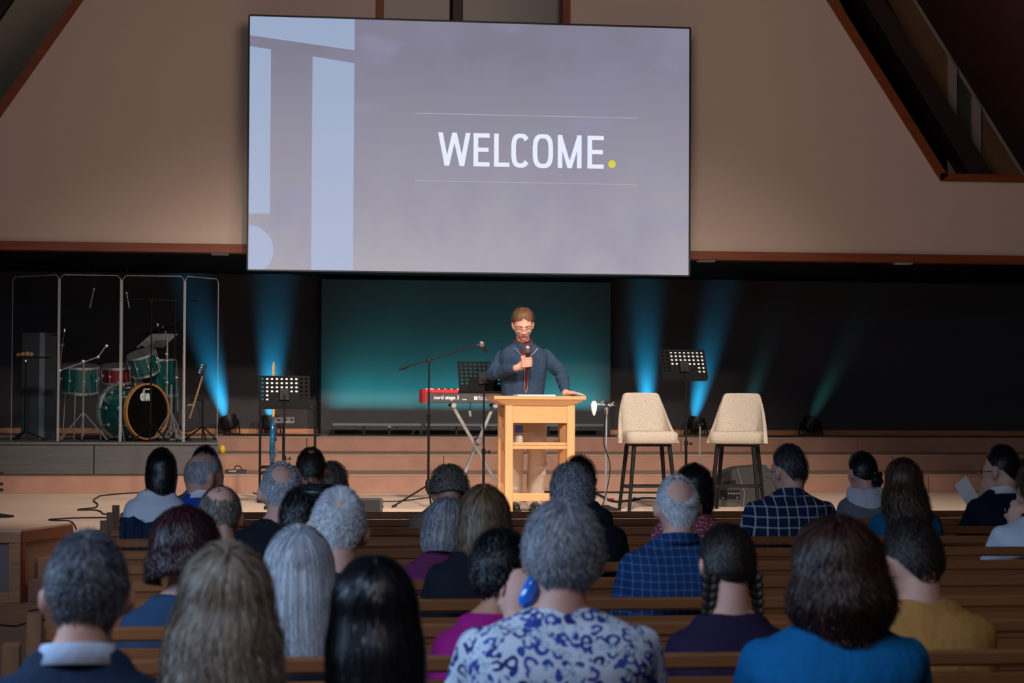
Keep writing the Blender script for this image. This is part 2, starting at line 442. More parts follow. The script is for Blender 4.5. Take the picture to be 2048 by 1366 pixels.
gtr('pane', (x4, lowz), (ext(e0, e1, lowz)[0], lowz), (ext(e0, e1, lowz)[0]+.001, lowz+.001), (x4, zrk(x4)), m_pane_a, YG-.045, YG-.02, wn)
mb = MB(); mb.box((1.5, -3.1, 6.5), (32, .15, 13.2)); tag(mb.build('wall_rear', m_dark_gable), kind='structure')
# recessed strip fittings under the wood trim
m_white = mk('white_fitting', (190, 196, 205), .5, var=.03)
for i, (px, lab) in enumerate(((1412, 'small pale downlight plate under the wood trim, right beside the screen'), (1806, 'small pale downlight plate under the wood trim, far right'), (440, 'small pale downlight plate under the wood trim, left beside the screen'))):
    x = X_at(px, YF+.1, 515)
    o = MB().box((x, YF+.1, zs-.008), (.19, .14, .02), ch=.003).build('downlight_plate', m_white); tag(o, lab, 'ceiling fitting', 'downlight plates under the trim')

# ------------------------------------------------------------------ projection screen
YSC = 24.1
c4 = [at_Y(497, 30, YSC), at_Y(1383, 56, YSC), at_Y(1377, 551, YSC), at_Y(496, 541, YSC)]
sx0 = (c4[0].x+c4[3].x)/2; sx1 = (c4[1].x+c4[2].x)/2; sz1 = (c4[0].z+c4[1].z)/2; sz0 = (c4[2].z+c4[3].z)/2
print('SCREEN', [tuple(round(v, 3) for v in p) for p in c4])
scr = thing('projection_screen', 'large wide projection screen showing the WELCOME slide, hung over the stage', 'screen', ((sx0+sx1)/2, YSC, sz0))
SW = sx1-sx0; SH = sz1-sz0; fr = .018
m_frame = mk('black_frame', (18, 18, 20), .5)
for nm, c, sz in (('frame_bar', (0, .02, SH), (SW, .05, fr)), ('frame_bar', (0, .02, 0), (SW, .05, fr)), ('frame_bar', (-SW/2, .02, SH/2), (fr, .05, SH)), ('frame_bar', (SW/2, .02, SH/2), (fr, .05, SH))):
    MB().box(c, sz, ch=.003).build(nm, m_frame, scr)
MB().box((0, .045, SH/2), (SW-.02, .04, SH-.02)).build('back_panel', m_frame, scr)
t = NT('slide_picture'); v = t.coord('Object', (1, 1, 1))
sep = t.new('ShaderNodeSeparateXYZ'); t.l(v, sep.inputs[0])
g = t.math('DIVIDE', sep.outputs[2], SH)
f1 = t.noise(t.coord('Object', (1.0, 1, .7), (0, .5, 0)), 1.1, 3, .55)
f2 = t.noise(t.coord('Object', (.6, 1, 1.6), (0, -.6, 0)), 1.6, 2, .5)
base = t.mix(t.math('MINIMUM', t.math('MULTIPLY', g, 1.15), 1.0), s2l((174, 170, 180)), s2l((127, 124, 142)))
ff = t.math('MINIMUM', t.math('MAXIMUM', t.math('MULTIPLY_ADD', f1, 3.0, -1.2), 0.0), 1.0)
base = t.mix(t.math('MULTIPLY', ff, .6), base, s2l((142, 138, 162)))
ff2 = t.math('MINIMUM', t.math('MAXIMUM', t.math('MULTIPLY_ADD', f2, 5.0, -2.9), 0.0), 1.0)
base = t.mix(t.math('MULTIPLY', ff2, .6), base, s2l((150, 148, 178)))
e = t.new('ShaderNodeEmission'); t.l(base, e.inputs[0]); e.inputs[1].default_value = 1.0; t.l(e.outputs[0], t.out.inputs[0])
MB().box((0, .022, SH/2), (SW-fr*1.0, .006, SH-fr)).build('slide_surface', t.m, scr)
t = NT('slide_light_blue'); v = t.coord('Object'); f1 = t.noise(v, .9, 2)
sep = t.new('ShaderNodeSeparateXYZ'); t.l(v, sep.inputs[0]); g = t.math('DIVIDE', sep.outputs[2], SH)
cc = t.mix(g, s2l((178, 186, 212)), s2l((150, 166, 196))); cc = t.mix(t.math('MULTIPLY', f1, .3), cc, s2l((166, 180, 208)))
e = t.new('ShaderNodeEmission'); t.l(cc, e.inputs[0]); t.l(e.outputs[0], t.out.inputs[0]); m_lb = t.m
def sp(px, py):   # slide point in the screen's own frame, read off the corners
    q = at_Y(px, py, YSC); return (q.x-(sx0+sx1)/2, q.z-sz0)
eps = fr*.5
xl = -SW/2+eps; top = SH-eps; bot = eps
def shape(name, pts, m, y=.016):
    pts = [(min(max(p[0], xl), -xl), min(max(p[1], bot), top)) for p in pts]
    k = MB(); k.prism(pts, y, y+.002); return k.build(name, m, scr, smooth=False)
xb1 = sp(709, 120)[0]; xb0 = sp(624, 300)[0]; xa1 = sp(541, 260)[0]
shape('slide_bar', [(xl, sp(500, 70)[1]), (xb1, sp(709, 100)[1]), (xb1, top), (xl, top)], m_lb)
shape('slide_bar', [(xb0, bot), (xb1, bot), (xb1, sp(709, 126)[1]), (xb0, sp(624, 112)[1])], m_lb)
shape('slide_bar', [(xl, sp(500, 427)[1]), (xa1, sp(541, 427)[1]), (xa1, sp(541, 98)[1]), (xl, sp(500, 92)[1])], m_lb)
cx, cz = sp(497, 500); rr = sp(547, 500)[0]-cx
shape('slide_disc', [(cx, bot)] + [(cx+rr*math.sin(a), cz-rr*math.cos(a)) for a in [PI*i/28 for i in range(3, 29)]] + [(cx, cz+rr)], m_lb)
m_tx = emis('slide_text', (232, 238, 255)); m_yl = emis('slide_yellow', (224, 210, 72)); m_ln = emis('slide_line', (172, 170, 182))
W0, W1 = sp(877, 300)[0], sp(1209, 300)[0]; wz0, wz1 = sp(1040, 334)[1], sp(1040, 268)[1]
# condensed sans capitals drawn as outlines
def glyphs():
    h = wz1-wz0; st = .128*h; G_ = [[]]; out = G_[0]
    def nxt():
        nonlocal out
        out = []; G_.append(out)
    def rect(x0, z0, x1, z1): out.append([(x0, z0), (x1, z0), (x1, z1), (x0, z1)])
    tot = W1-W0; u = tot/333.0
    X = lambda p: W0+(p-877)*u
    Z = lambda t_: wz0+h*t_
    s = 9.2*u
    def stroke(x0, z0, x1, z1, wd=s): out.append([(x0-wd/2, z0), (x0+wd/2, z0), (x1+wd/2, z1), (x1-wd/2, z1)])
    # W
    stroke(X(881), Z(1), X(894), Z(0)); stroke(X(894), Z(0), X(909), Z(1)); stroke(X(909), Z(1), X(924), Z(0)); stroke(X(924), Z(0), X(936), Z(1))
    def E(x0, x1):
        rect(X(x0), Z(0), X(x0)+s, Z(1)); 
        for zz in (0, .44, 1-.128): rect(X(x0)+s*.9, Z(zz), X(x1)-(u*2 if zz == .44 else 0), Z(zz+.128))
    nxt(); E(947, 979); nxt(); rect(X(988), Z(0), X(988)+s, Z(1)); rect(X(988)+s*.9, Z(0), X(1019), Z(.128)); nxt(); E(1176, 1209)
    def ring(xc, rx, a0, a1, n=40):
        ro = []; ri = []
        for i in range(n+1):
            a = a0+(a1-a0)*i/n; ca, sa = math.cos(a), math.sin(a)
            k_ = 2/3.0
            fx = lambda c_: math.copysign(abs(c_)**k_, c_)
            ro.append((xc+rx*fx(ca), Z(.5)+h*.515*fx(sa))); ri.append((xc+(rx-s)*fx(ca), Z(.5)+(h*.515-st)*fx(sa)))
        for i in range(n): out.append([ro[i], ro[i+1], ri[i+1], ri[i]])
    nxt(); ring(X(1041), 18.5*u, R(38), R(322)); nxt(); ring(X(1086), 20.5*u, 0, 2*PI)
    nxt()
    rect(X(1116), Z(0), X(1116)+s, Z(1)); rect(X(1164)-s, Z(0), X(1164), Z(1))
    stroke(X(1120), Z(1), X(1140), Z(0), s*.95); stroke(X(1160), Z(1), X(1140), Z(0), s*.95)
    return G_
for L_ in glyphs():
    k = MB()
    for i, q in enumerate(L_): k.prism(q, .0125+.00001*i, .0145)
    k.build('letter', m_tx, scr, smooth=False)
cx, cz = sp(1224.5, 328); rr = sp(1232, 328)[0]-cx
MB().lathe([(rr, 0), (rr, .002)], (cx, .0125, cz), (0, 1, 0), 28).build('yellow_full_stop', m_yl, scr)
for y in (sp(1050, 231)[1], sp(1050, 365)[1]):
    MB().box(((sp(830, 300)[0]+sp(1274, 300)[0])/2, .014, y), (sp(1274, 300)[0]-sp(830, 300)[0], .002, .008)).build('slide_rule', m_ln, scr)

# ------------------------------------------------------------------ backdrop panel with its wash bars
YP = YB-.28
px0, px1 = X_at(641, YP), X_at(1221, YP); pzt = Z_at(930, 561, YP)
m_bp = mk('matt_black_panel', (76, 75, 77), .7, var=.12, scale=1.0, spec=.2)
root = thing('backdrop_panel', 'broad black board behind the podium, washed with teal light from below', 'backdrop', ((px0+px1)/2, YP, L3))
MB().box((0, .03, (pzt-L3)/2), (px1-px0, .05, pzt-L3-.002), ch=.004).build('board', m_bp, root)
MB().box(((px0-px1)/2-.02, .03, (pzt-L3)/2), (.03, .09, pzt-L3)).build('edge_batten', m_soffit, root)
# ------------------------------------------------------------------ pews
m_pew = wood('oak_pew', (142, 86, 50), .42, axis=0, var=.2)
m_pewz = wood('oak_pew_upright', (118, 78, 50), .5, axis=2, var=.2)
ROWY = [14.24-.885*k for k in range(12)]
ordw = ['frontmost pew, nearest the stage', 'second pew from the stage', 'third pew from the stage', 'fourth pew from the stage', 'fifth pew from the stage',
        'sixth pew from the stage', 'seventh pew from the stage', 'eighth pew from the stage', 'ninth pew from the stage',
        'third nearest pew, behind the yellow shirt man', 'second nearest pew, behind the floral blouse woman', 'nearest pew, at the foot of the picture']
XP0 = -.50
def make_pew(i, y):
    X1 = 7.0 if i < 6 else (5.0 if i < 9 else 3.6)
    r = thing('pew', 'slatted brown wooden pew, ' + ordw[i], 'pew', (XP0, y, 0), 0, 'rows of wooden pews')
    L = X1-XP0
    def bx(name, c, s, m=m_pew, ch=.004): return MB().box(c, s, ch=ch).build(name, m, r)
    bx('top_rail', (L/2, 0, .828), (L-.06, .042, .046), ch=.008)
    bx('back_slat', (L/2, .008, .735), (L-.06, .02, .096))
    bx('back_slat', (L/2, .016, .615), (L-.06, .02, .10))
    bx('back_slat', (L/2, .024, .50), (L-.06, .02, .09))
    bx('seat_board', (L/2, .23, .425), (L-.06, .40, .03), ch=.008)
    bx('seat_apron', (L/2, .41, .375), (L-.06, .022, .07))
    for x in (.0, L):
        k = MB(); k.prism([(-.045, 0), (.44, 0), (.44, .40), (.39, .56), (.10, .62), (.055, .895), (-.035, .895)], x-.022, x+.022, 'yz')
        e = k.build('end_panel', m_pewz, r)
    n = int(L//2.3)
    for j in range(1, n+1):
        x = L*j/(n+1)
        bx('support', (x, .19, .205), (.035, .36, .41))
    bx('book_ledge', (L/2, -.075, .56), (L-.1, .11, .016))
    return r
for i, y in enumerate(ROWY): make_pew(i, y)
# ------------------------------------------------------------------ furniture and gear on the stage
m_oak = wood('honey_maple', (220, 166, 116), .4, axis=0, var=.07, spec=.3)
m_oakz = wood('honey_maple_upright', (224, 171, 121), .4, axis=2, var=.07, spec=.3)
m_bm = mk('black_powder_coat', (18, 18, 20), .55, var=.1, spec=.25)
m_bp2 = mk('black_plastic', (30, 30, 33), .5, var=.1)
m_chr = mk('chrome', (222, 222, 226), .22, metal=.75, var=.03)
m_alu = mk('brushed_aluminium', (190, 188, 186), .38, metal=.7, var=.08)
m_rub = mk('black_rubber', (18, 18, 20), .8)
m_paper = mk('white_paper', (245, 245, 245), .7, var=.01)
m_red = mk('red_lacquer', (196, 26, 34), .3, var=.05)
def pole(name, a, b, r, m, parent, n=10): return MB().tube([a, b], r, n).build(name, m, parent)

# podium -------------------------------------------------------------
PY = 19.35
def build_podium():
    xl = X_at(1010, PY, 900); xr = X_at(1150, PY, 900); xc = (xl+xr)/2; W = xr-xl; D = .42
    zt = Z_at(1080, 792, PY)-HS
    r = thing('podium', 'honey-coloured wooden open-frame podium in front of the speaker', 'podium', (xc, PY, HS))
    lg = .072
    for sx in (-1, 1):
        for y in (0, D):
            MB().box((sx*(W/2-lg/2), y+lg/2, (zt-.05)/2), (lg, lg, zt-.05), ch=.006).build('leg', m_oakz, r)
        MB().box((sx*(W/2-lg/2), D/2+lg/2, zt-.18), (.022, D-lg, .16), ch=.003).build('side_rail', m_oak, r)
        MB().box((sx*(W/2-lg/2), D/2+lg/2, .145), (.022, D-lg, .06), ch=.003).build('side_rail', m_oak, r)
        MB().box((sx*(W/2-lg/2), D/2+lg/2, zt-.45), (.022, D-lg, .06), ch=.003).build('side_rail', m_oak, r)
    MB().box((0, .018, zt-.155), (W-2*lg+.002, .022, .17), ch=.003).build('front_apron', m_oak, r)
    MB().box((0, .02, .155), (W-2*lg+.002, .03, .07), ch=.004).build('stretcher', m_oak, r)
    MB().box((0, D/2+.03, zt-.425), (W-2*lg+.04, D, .028), ch=.004).build('shelf', m_oak, r)
    MB().box((0, .02, zt-.455), (W-2*lg+.002, .022, .03), ch=.003).build('shelf_rail', m_oak, r)
    # overhanging top with its underside bevelled inwards
    tx0 = X_at(990, PY-.1, 795)-xc; tx1 = X_at(1174, PY-.1, 795)-xc
    zt2 = zt
    k = MB(); y0, y1 = -.05, D+.12; t = .03
    fr_x0, fr_x1 = tx0+.0, tx1
    k.prism([(fr_x0, zt2-t), (fr_x1, zt2-t), (fr_x1, zt2), (fr_x0, zt2)], y0, y1)
    k.build('top', m_oak, r, smooth=False)
    k = MB(); rings = []
    for z, ex in ((zt2-t-.001, 0), (zt2-t-.055, .115)):
        rings.append([Vector((fr_x0+ex+.005, y0+ex*.38+.005, z)), Vector((fr_x1-ex-.005, y0+ex*.38+.005, z)), Vector((fr_x1-ex-.005, y1-ex*.9, z)), Vector((fr_x0+ex+.005, y1-ex*.9, z))])
    k.loft(rings); k.build('top_underside_bevel', m_oak, r, smooth=False)
    return r, xc, zt
podium, PX, PZT = build_podium(); PTOP = HS+PZT
o = MB().box((PX-.02, PY+.22, PTOP+.006), (.34, .27, .010), ch=.002).build('sheaf_of_notes', m_paper)
tag(o, 'thin stack of white notes lying on the podium top', 'papers')
# bottle on the shelf
zsh = PTOP-.425+.014
bx_ = X_at(1038, PY+.2, 830)
bt = thing('water_bottle', 'clear plastic water bottle with blue cap on the podium shelf', 'bottle', (bx_, PY+.2, zsh))
m_clear = mk('frosted_clear_plastic', (188, 182, 176), .2, var=.03)
m_blue = mk('blue_plastic', (30, 70, 170), .4); m_lab = mk('blue_white_label', (70, 100, 190), .5, var=.4, scale=30)
MB().lathe([(.034, 0), (.036, .01), (.036, .15), (.033, .17), (.036, .19)], n=18).build('body', m_clear, bt)
MB().lathe([(.0368, .085), (.0368, .150)], n=18).build('label', m_lab, bt)
MB().lathe([(.036, .19), (.034, .215), (.02, .235), (.016, .238)], n=18).build('neck', m_clear, bt)
MB().lathe([(.019, .238), (.019, .262), (.017, .264)], n=18).build('cap', m_blue, bt)
# keys on the shelf
ky = thing('key_bunch', 'small bunch of brass keys on the right of the podium shelf', 'keys', (X_at(1104, PY+.1, 865), PY+.1, zsh))
m_brass = mk('brass', (200, 160, 80), .25, metal=1)
for a in range(4):
    d = Vector((math.cos(a*.7-.8), math.sin(a*.7-.8), 0))
    k = MB(); k.box(d*.035+Vector((0, 0, .006+.004*a)), (.05, .009, .003), Matrix.Rotation(a*.7-.8, 3, 'Z')); k.lathe([(.013, 0), (.013, .003)], d*.066+Vector((0, 0, .004+.004*a)), n=10)
    k.build('key', m_brass, ky)
MB().tube(arc((0, 0, .018), .014, 0, 2*PI, 14), .0015, 5).build('ring', m_chr, ky)

# bar stools ----------------------------------------------------------
t = NT('beige_tweed'); v = t.coord('Object', (1, 1, 1))
f1 = t.noise(t.coord('Object', (260, 30, 60)), 1.0, 2); f2 = t.noise(t.coord('Object', (50, 30, 300)), 1.0, 2)
f = t.math('MULTIPLY', t.math('ADD', f1, f2), .5)
t.l(t.mix(t.math('MINIMUM', t.math('MAXIMUM', t.math('MULTIPLY_ADD', f, 5, -2.0), 0), 1), s2l((172, 160, 147)), s2l((200, 189, 175))), t.b.inputs['Base Color'])
t.b.inputs['Roughness'].default_value = .95; t.b.inputs['Specular IOR Level'].default_value = .15; t.bump(f, .25, .003); m_tweed = t.m
def make_stool(px, py_base, Y, rz, label):
    r = thing('bar_stool', label, 'stool', (X_at(px, Y, 900), Y, HS), rz, 'pair of upholstered bar stools')
    # seat cushion
    def rr(hx, hy, z, cr=.07, n=6, dy=0):
        pts = []
        for cx, cy, a0 in ((hx-cr, hy-cr, 0), (-hx+cr, hy-cr, PI/2), (-hx+cr, -hy+cr, PI), (hx-cr, -hy+cr, 1.5*PI)):
            for i in range(n+1):
                a = a0+PI/2*i/n; pts.append(Vector((cx+cr*math.cos(a), cy+cr*math.sin(a)+dy, z)))
        return pts
    k = MB(); k.loft([rr(.20, .195, .615), rr(.232, .222, .622), rr(.243, .232, .65), rr(.243, .232, .70), rr(.232, .222, .722), rr(.20, .195, .731), rr(.12, .12, .734)])
    k.build('seat', m_tweed, r, angle=60)
    k = MB(); k.tube([p+Vector((0, 0, 0)) for p in rr(.2445, .2335, .632)] + [rr(.2445, .2335, .632)[0]], .004, 6); k.build('seat_piping', m_tweed, r)
    # wraparound backrest
    NU, NV = 28, 12; rows = [[], []]
    for sgn, grid in ((0, []), (1, [])):
        for iv in range(NV+1):
            ringp = []
            for iu in range(NU+1):
                u = -1+2*iu/NU; v = iv/NV
                ztop = 1.085 - .010*u*u - .05*min(1, abs(u)/.62)**9
                side = max(0.0, (abs(u)-.55)/.45)
                zt = ztop - (side**1.7)*(.345)
                z0 = .62 + .0*side
                z = z0 + (zt-z0)*v
                q = min(1.0, max(0.0, (z-.62)/.465))
                hw = .250 - .062*q**.9
                a = u*PI/2*.98
                depth = (.33*(1-q)**1.2 + .035)
                x = hw*math.copysign(abs(math.sin(a))**.62, a)
                y = .235 + .05*q - depth*(1-abs(math.cos(a))**.55)*.9
                n = Vector((x*.9, (y+.05), 0)).normalized()
                off = .036*math.sin(PI*min(1, max(.0, .5+.5*v)))**.5 if sgn else 0
                ringp.append(Vector((x, y, z)) + (n*(.036 if sgn else 0)) + Vector((0, 0, 0)))
            rows[sgn].append(ringp)
    k = MB(); vs = [p for g in rows for rg in g for p in rg]; n1 = NU+1; o2 = (NV+1)*n1; fs = []
    for s_ in (0, 1):
        for iv in range(NV):
            for iu in range(NU):
                a = s_*o2+iv*n1+iu; q = (a, a+1, a+1+n1, a+n1); fs.append(q if s_ else tuple(reversed(q)))
    for iu in range(NU):
        a = NV*n1+iu; fs.append((a, a+1, a+1+o2, a+o2)); a = iu; fs.append((a+1, a, a+o2, a+1+o2))
    for iv in range(NV):
        a = iv*n1; fs.append((a, a+n1, a+n1+o2, a+o2)); a = iv*n1+NU; fs.append((a+n1, a, a+o2, a+n1+o2))
    k.add(vs, fs); bk = k.build('backrest', m_tweed, r, angle=80)
    md = bk.modifiers.new('bevel', 'BEVEL'); md.width = .010; md.segments = 3; md.limit_method = 'ANGLE'; md.angle_limit = R(50)
    k = MB(); k.box((0, 0, .604), (.36, .36, .024), ch=.006); k.build('seat_frame', m_bm, r)
    for sx in (-1, 1):
        for sy in (-1, 1):
            k = MB(); k.tube([(sx*.165, sy*.16, .60), (sx*.222, sy*.215, .006)], [.021, .016], 12); lg = k.build('leg', m_bm, r)
            MB().tube([(sx*.222, sy*.215, .006), (sx*.2225, sy*.2155, 0)], .018, 10).build('foot_cap', m_rub, lg)
        MB().tube([(sx*.203, -.197, .215), (sx*.203, .197, .215)], .009, 8).build('footrest', m_bm, r)
        MB().tube([(-.202, sx*.197, .225), (.202, sx*.197, .225)], .009, 8).build('footrest', m_bm, r)
    return r
make_stool(1296, 1020, 20.1, R(1), 'beige tweed bar stool beside the podium, left one of the pair')
make_stool(1475, 1020, 20.1, R(-21), 'beige tweed bar stool to the right of the music stand')

# music stands ---------------------------------------------------------
m_desk = mk('black_music_desk', (9, 9, 10), .6, var=.05, spec=.12)
def perf_desk(W, H, nx, ny, solid):
    """sheet-metal desk with real round holes; solid(i,j) leaves a cell closed"""
    k = MB(); hx = [-W/2+.012+(W-.024)*i/nx for i in range(nx+1)]; z0 = .055; hz = [z0+(H-z0-.012)*j/ny for j in range(ny+1)]
    th = .002
    for i in range(nx):
        for j in range(ny):
            x0, x1, za, zb_ = hx[i], hx[i+1], hz[j], hz[j+1]
            if solid(i, j): 
                k.add([(x0, 0, za), (x1, 0, za), (x1, 0, zb_), (x0, 0, zb_)], [(0, 1, 2, 3)]); continue
            cx, cz = (x0+x1)/2, (za+zb_)/2; rx = (x1-x0)*.29; rz = rx*.92
            n = 12; inner = [(cx+rx*math.cos(2*PI*q/n+PI/4), 0, cz+rz*math.sin(2*PI*q/n+PI/4)) for q in range(n)]
            outc = [(x1, 0, zb_), (x0, 0, zb_), (x0, 0, za), (x1, 0, za)]
            vs = outc+inner; fs = []
            for c_ in range(4):
                a = [4+((c_*3+q) % n) for q in range(4)]
                fs.append((c_, a[0], a[1])); fs.append((c_, a[1], a[2])); fs.append((c_, a[2], a[3])); fs.append((c_, a[3], (c_+1) % 4))
            k.add(vs, fs)
    def quad(x0, z0_, x1, z1): k.add([(x0, 0, z0_), (x1, 0, z0_), (x1, 0, z1), (x0, 0, z1)], [(0, 1, 2, 3)])
    quad(-W/2, 0, W/2, z0); quad(-W/2, z0, hx[0], H); quad(hx[-1], z0, W/2, H); quad(hx[0], hz[-1], hx[-1], H)
    return k
def music_stand(px, Y, zc, W, rz, tilt, label, papers, base=True, ang=0, skew=0):
    r = thing('music_stand', label, 'music stand', (X_at(px, Y, 800), Y, HS if base is True else base), rz)
    zg = HS if base is True else base
    zd = zc-zg
    dk = perf_desk(W, W*.66, 10, 6, lambda i, j: j < 2 and 2 <= i <= 7).build('desk', m_desk, r, smooth=False, fix=False)
    import bmesh
    bm_ = bmesh.new(); bm_.from_mesh(dk.data); bmesh.ops.remove_doubles(bm_, verts=bm_.verts, dist=1e-5); bm_.to_mesh(dk.data); bm_.free()
    md = dk.modifiers.new('thick', 'SOLIDIFY'); md.thickness = .002
    dk.location = (0, 0, zd); dk.rotation_euler = (tilt, 0, 0)
    k = MB(); k.box((0, .03, .003), (W, .06, .003)); k.box((0, .06, .012), (W, .003, .02)); lp = k.build('ledge', m_bm, dk)
    k = MB(); k.box((0, -.012, .12), (.09, .02, .12), ch=.004); k.lathe([(.014, 0), (.014, .05)], (0, -.02, .06), (0, 0, 1)); k.build('bracket', m_bm, dk)
    pole('upper_pole', (0, -.02, zd+.06), (0, -.02, zd*.48), .0085, m_bm, r); pole('lower_pole', (0, -.02, zd*.5), (0, -.02, .10), .0125, m_bm, r)
    k = MB(); k.lathe([(.018, -.02), (.018, .03)], (0, -.02, zd*.49), n=12); k.build('collar', m_bm, r)
    k = MB(); k.tube([(0.012, -.02, zd*.49), (.045, -.02, zd*.49)], .006, 8); k.lathe([(.014, 0), (.018, .008), (.014, .016)], (.045, -.02, zd*.49), (1, 0, 0), 10); k.build('clamp_knob', m_bp2, r)
    for a in (90, 210, 330):
        d = Vector((math.cos(R(a+ang)), math.sin(R(a+ang)), 0)); o_ = Vector((0, -.02, 0))
        k = MB(); k.tube([o_+Vector((0, 0, .22))+d*.012, o_+d*.27+Vector((0, 0, .022))], .008, 8); k.tube([o_+Vector((0, 0, .10))+d*.012, o_+d*.15+Vector((0, 0, .10))], .004, 6); lg = k.build('leg', m_bm, r)
        MB().ell(o_+d*.272+Vector((0, 0, .018)), (.016, .016, .018)).build('rubber_foot', m_rub, lg)
    # papers stand on the ledge, on the player's side
    for (x0, x1, h, lab) in papers:
        p = MB().box(((x0+x1)/2, .008, h/2+.006), (x1-x0, .002, h), ch=.0003).build('sheet_music', m_paper)
        p.matrix_world = Matrix.Translation(r.location) @ Matrix.Rotation(rz, 4, 'Z') @ Matrix.Translation((0, 0, zd)) @ Matrix.Rotation(tilt, 4, 'X')
        tag(p, lab, 'paper')
    return r
YM1 = 20.6
w1 = (X_at(620, YM1, 790)-X_at(517, YM1, 790))
music_stand(569, YM1, Z_at(569, 814, YM1), w1, 0, R(-22), 'black perforated music stand left of the keyboard, in front of the blue guitar',
            [(-w1*.38, w1*.28, .31, 'white sheet on the music stand by the blue guitar')], ang=20)
YM3 = 20.85
w3 = (X_at(1420, YM3, 730)-X_at(1322, YM3, 730))*.97
ms3 = music_stand(1371, YM3, Z_at(1371, 757, YM3), w3, R(7), R(-24), 'black perforated music stand between the two bar stools',
            [(-w3*.28, w3*.47, .275, 'white sheet on the music stand between the bar stools')], ang=10)
YM2 = 20.12
w2 = .45
music_stand(967, YM2, Z_at(967, 782, YM2), w2, R(3), R(-24), 'black perforated music stand left of the podium, in front of the keyboard', [], ang=15)

# microphones ------------------------------------------------------------
m_mesh = mk('microphone_grille', (150, 150, 154), .35, metal=.8, var=.4, scale=160)
def mic_at(root, tip, d, L=.16, r0=.024):
    """tip = grille centre, d = direction from grille to tail"""
    d = Vector(d).normalized(); tip = Vector(tip)
    MB().lathe([(.004, -r0*1.05), (r0*.6, -r0*.8), (r0*.95, -r0*.35), (r0, 0), (r0*.98, r0*.8), (r0*.8, r0*1.4)], tip, d, 16).build('grille', m_mesh, root)
    MB().lathe([(r0*1.02, -.003), (r0*1.02, .004)], tip, d, 16).build('grille_band', m_chr, root)
    MB().lathe([(r0*.82, r0*1.35), (r0*.72, r0*1.8), (r0*.55, L)], tip, d, 14).build('handle', m_bp2, root)
def tripod(root, x, y, z, r, ang, legr=.009, h=.28, m=None):
    m = m or m_bm
    for a in (0, 120, 240):
        d = Vector((math.cos(R(a+ang)), math.sin(R(a+ang)), 0)); o_ = Vector((x, y, z))
        lg = MB().tube([o_+Vector((0, 0, h))+d*.015, o_+d*r+Vector((0, 0, .014))], legr, 8).build('leg', m, root)
        MB().tube([o_+d*(r-.03)+Vector((0, 0, .022)), o_+d*(r+.015)+Vector((0, 0, .011))], .011, 8).build('rubber_foot', m_rub, lg)
# boom stand over the keyboard
YK = 20.8
r = thing('boom_microphone_stand', 'black boom stand with microphone reaching over the keyboard towards the speaker', 'microphone stand', (X_at(857, YK, 900), YK, HS))
def loc(root, px, py, Y):
    p = at_Y(px, py, Y) - root.location; return Matrix.Rotation(-root.rotation_euler.z, 3, 'Z') @ p
top = loc(r, 857, 722, YK)
tripod(r, 0, 0, 0, .36, 200, h=.20)
pole('lower_pole', (0, 0, .12), (0, 0, top.z*.62), .012, m_bm, r); pole('upper_pole', (0, 0, top.z*.6), (0, 0, top.z), .008, m_bm, r)
MB().lathe([(.017, -.03), (.019, .03)], (0, 0, top.z*.61), n=12).build('collar', m_bm, r)
MB().lathe([(.026, -.03), (.028, .05), (.018, .08)], (0, 0, .18), n=12).build('hub', m_bm, r)
a = loc(r, 797, 739, YK); b = loc(r, 953, 690, YK)
MB().tube([a, b], .008, 8).build('boom_arm', m_bm, r); MB().tube([a, a+(b-a)*.12], .014, 10).build('counterweight', m_bm, r)
MB().ell(top+Vector((0, 0, .004)), (.022, .03, .026)).build('swivel_clamp', m_bp2, r)
mc = loc(r, 963, 687, YK)
MB().tube([b, b+(mc-b)*.6+Vector((0, 0, -.015))], .012, 8).build('microphone_clip', m_bp2, r)
mic = thing('stage_microphone', 'silver-grilled microphone clipped to the end of the boom arm', 'microphone', at_Y(963, 687, YK))
mic_at(mic, (0, 0, 0), (.25, .45, -.35), .14, .026)

# keyboard on its X stand ---------------------------------------------------
YKB = 21.15
kx0, kx1 = X_at(845, YKB, 800), X_at(845, YKB, 800)+1.10
kz0, kz1 = Z_at(900, 806, YKB), Z_at(900, 779, YKB)
kb = thing('stage_keyboard', 'red and grey electronic stage piano on a folding X stand', 'keyboard', ((kx0+kx1)/2, YKB, kz0))
KW = kx1-kx0; KH = kz1-kz0; m_kgrey = mk('keyboard_grey', (66, 64, 68), .5, var=.04)
m_kred = mk('keyboard_red', (208, 40, 48), .4, var=.04)
MB().box((0, .16, KH*.36), (KW-.06, .32, KH*.72), ch=.004).build('body', m_kgrey, kb)
MB().box((0, .16, KH*.86), (KW-.05, .325, KH*.28), ch=.006).build('top_panel', m_kred, kb)
for sx in (-1, 1):
    k = MB(); k.prism([(-.01, .0), (.33, .0), (.34, KH*.5), (.33, KH), (-.01, KH)], sx*(KW/2-.018)-.018, sx*(KW/2-.018)+.018, 'yz'); e_ = k.build('side_cheek', m_kred, kb)
m_wht = mk('keyboard_white_print', (240, 240, 240), .6, var=0)
def kp(px, py): p = at_Y(px, py, YKB); return p.x-(kx0+kx1)/2, p.z-kz0
x0, z0 = kp(868, 800); x1, z1 = kp(918, 792)
text_mesh('lettering', 'nord stage 3', x0, x1, z0-.004, z1+.004, -.0002, m_wht, kb, .002, bold=.02)
x0, z0 = kp(948, 800); x1, z1 = kp(955, 793)
for i in (0, 1):
    for j in (0, 1): MB().box((x0+(x1-x0)*(.25+.52*i), -.001, z0+(z1-z0)*(.25+.52*j)), ((x1-x0)*.46, .002, (z1-z0)*.46)).build('logo_square', m_wht, kb)
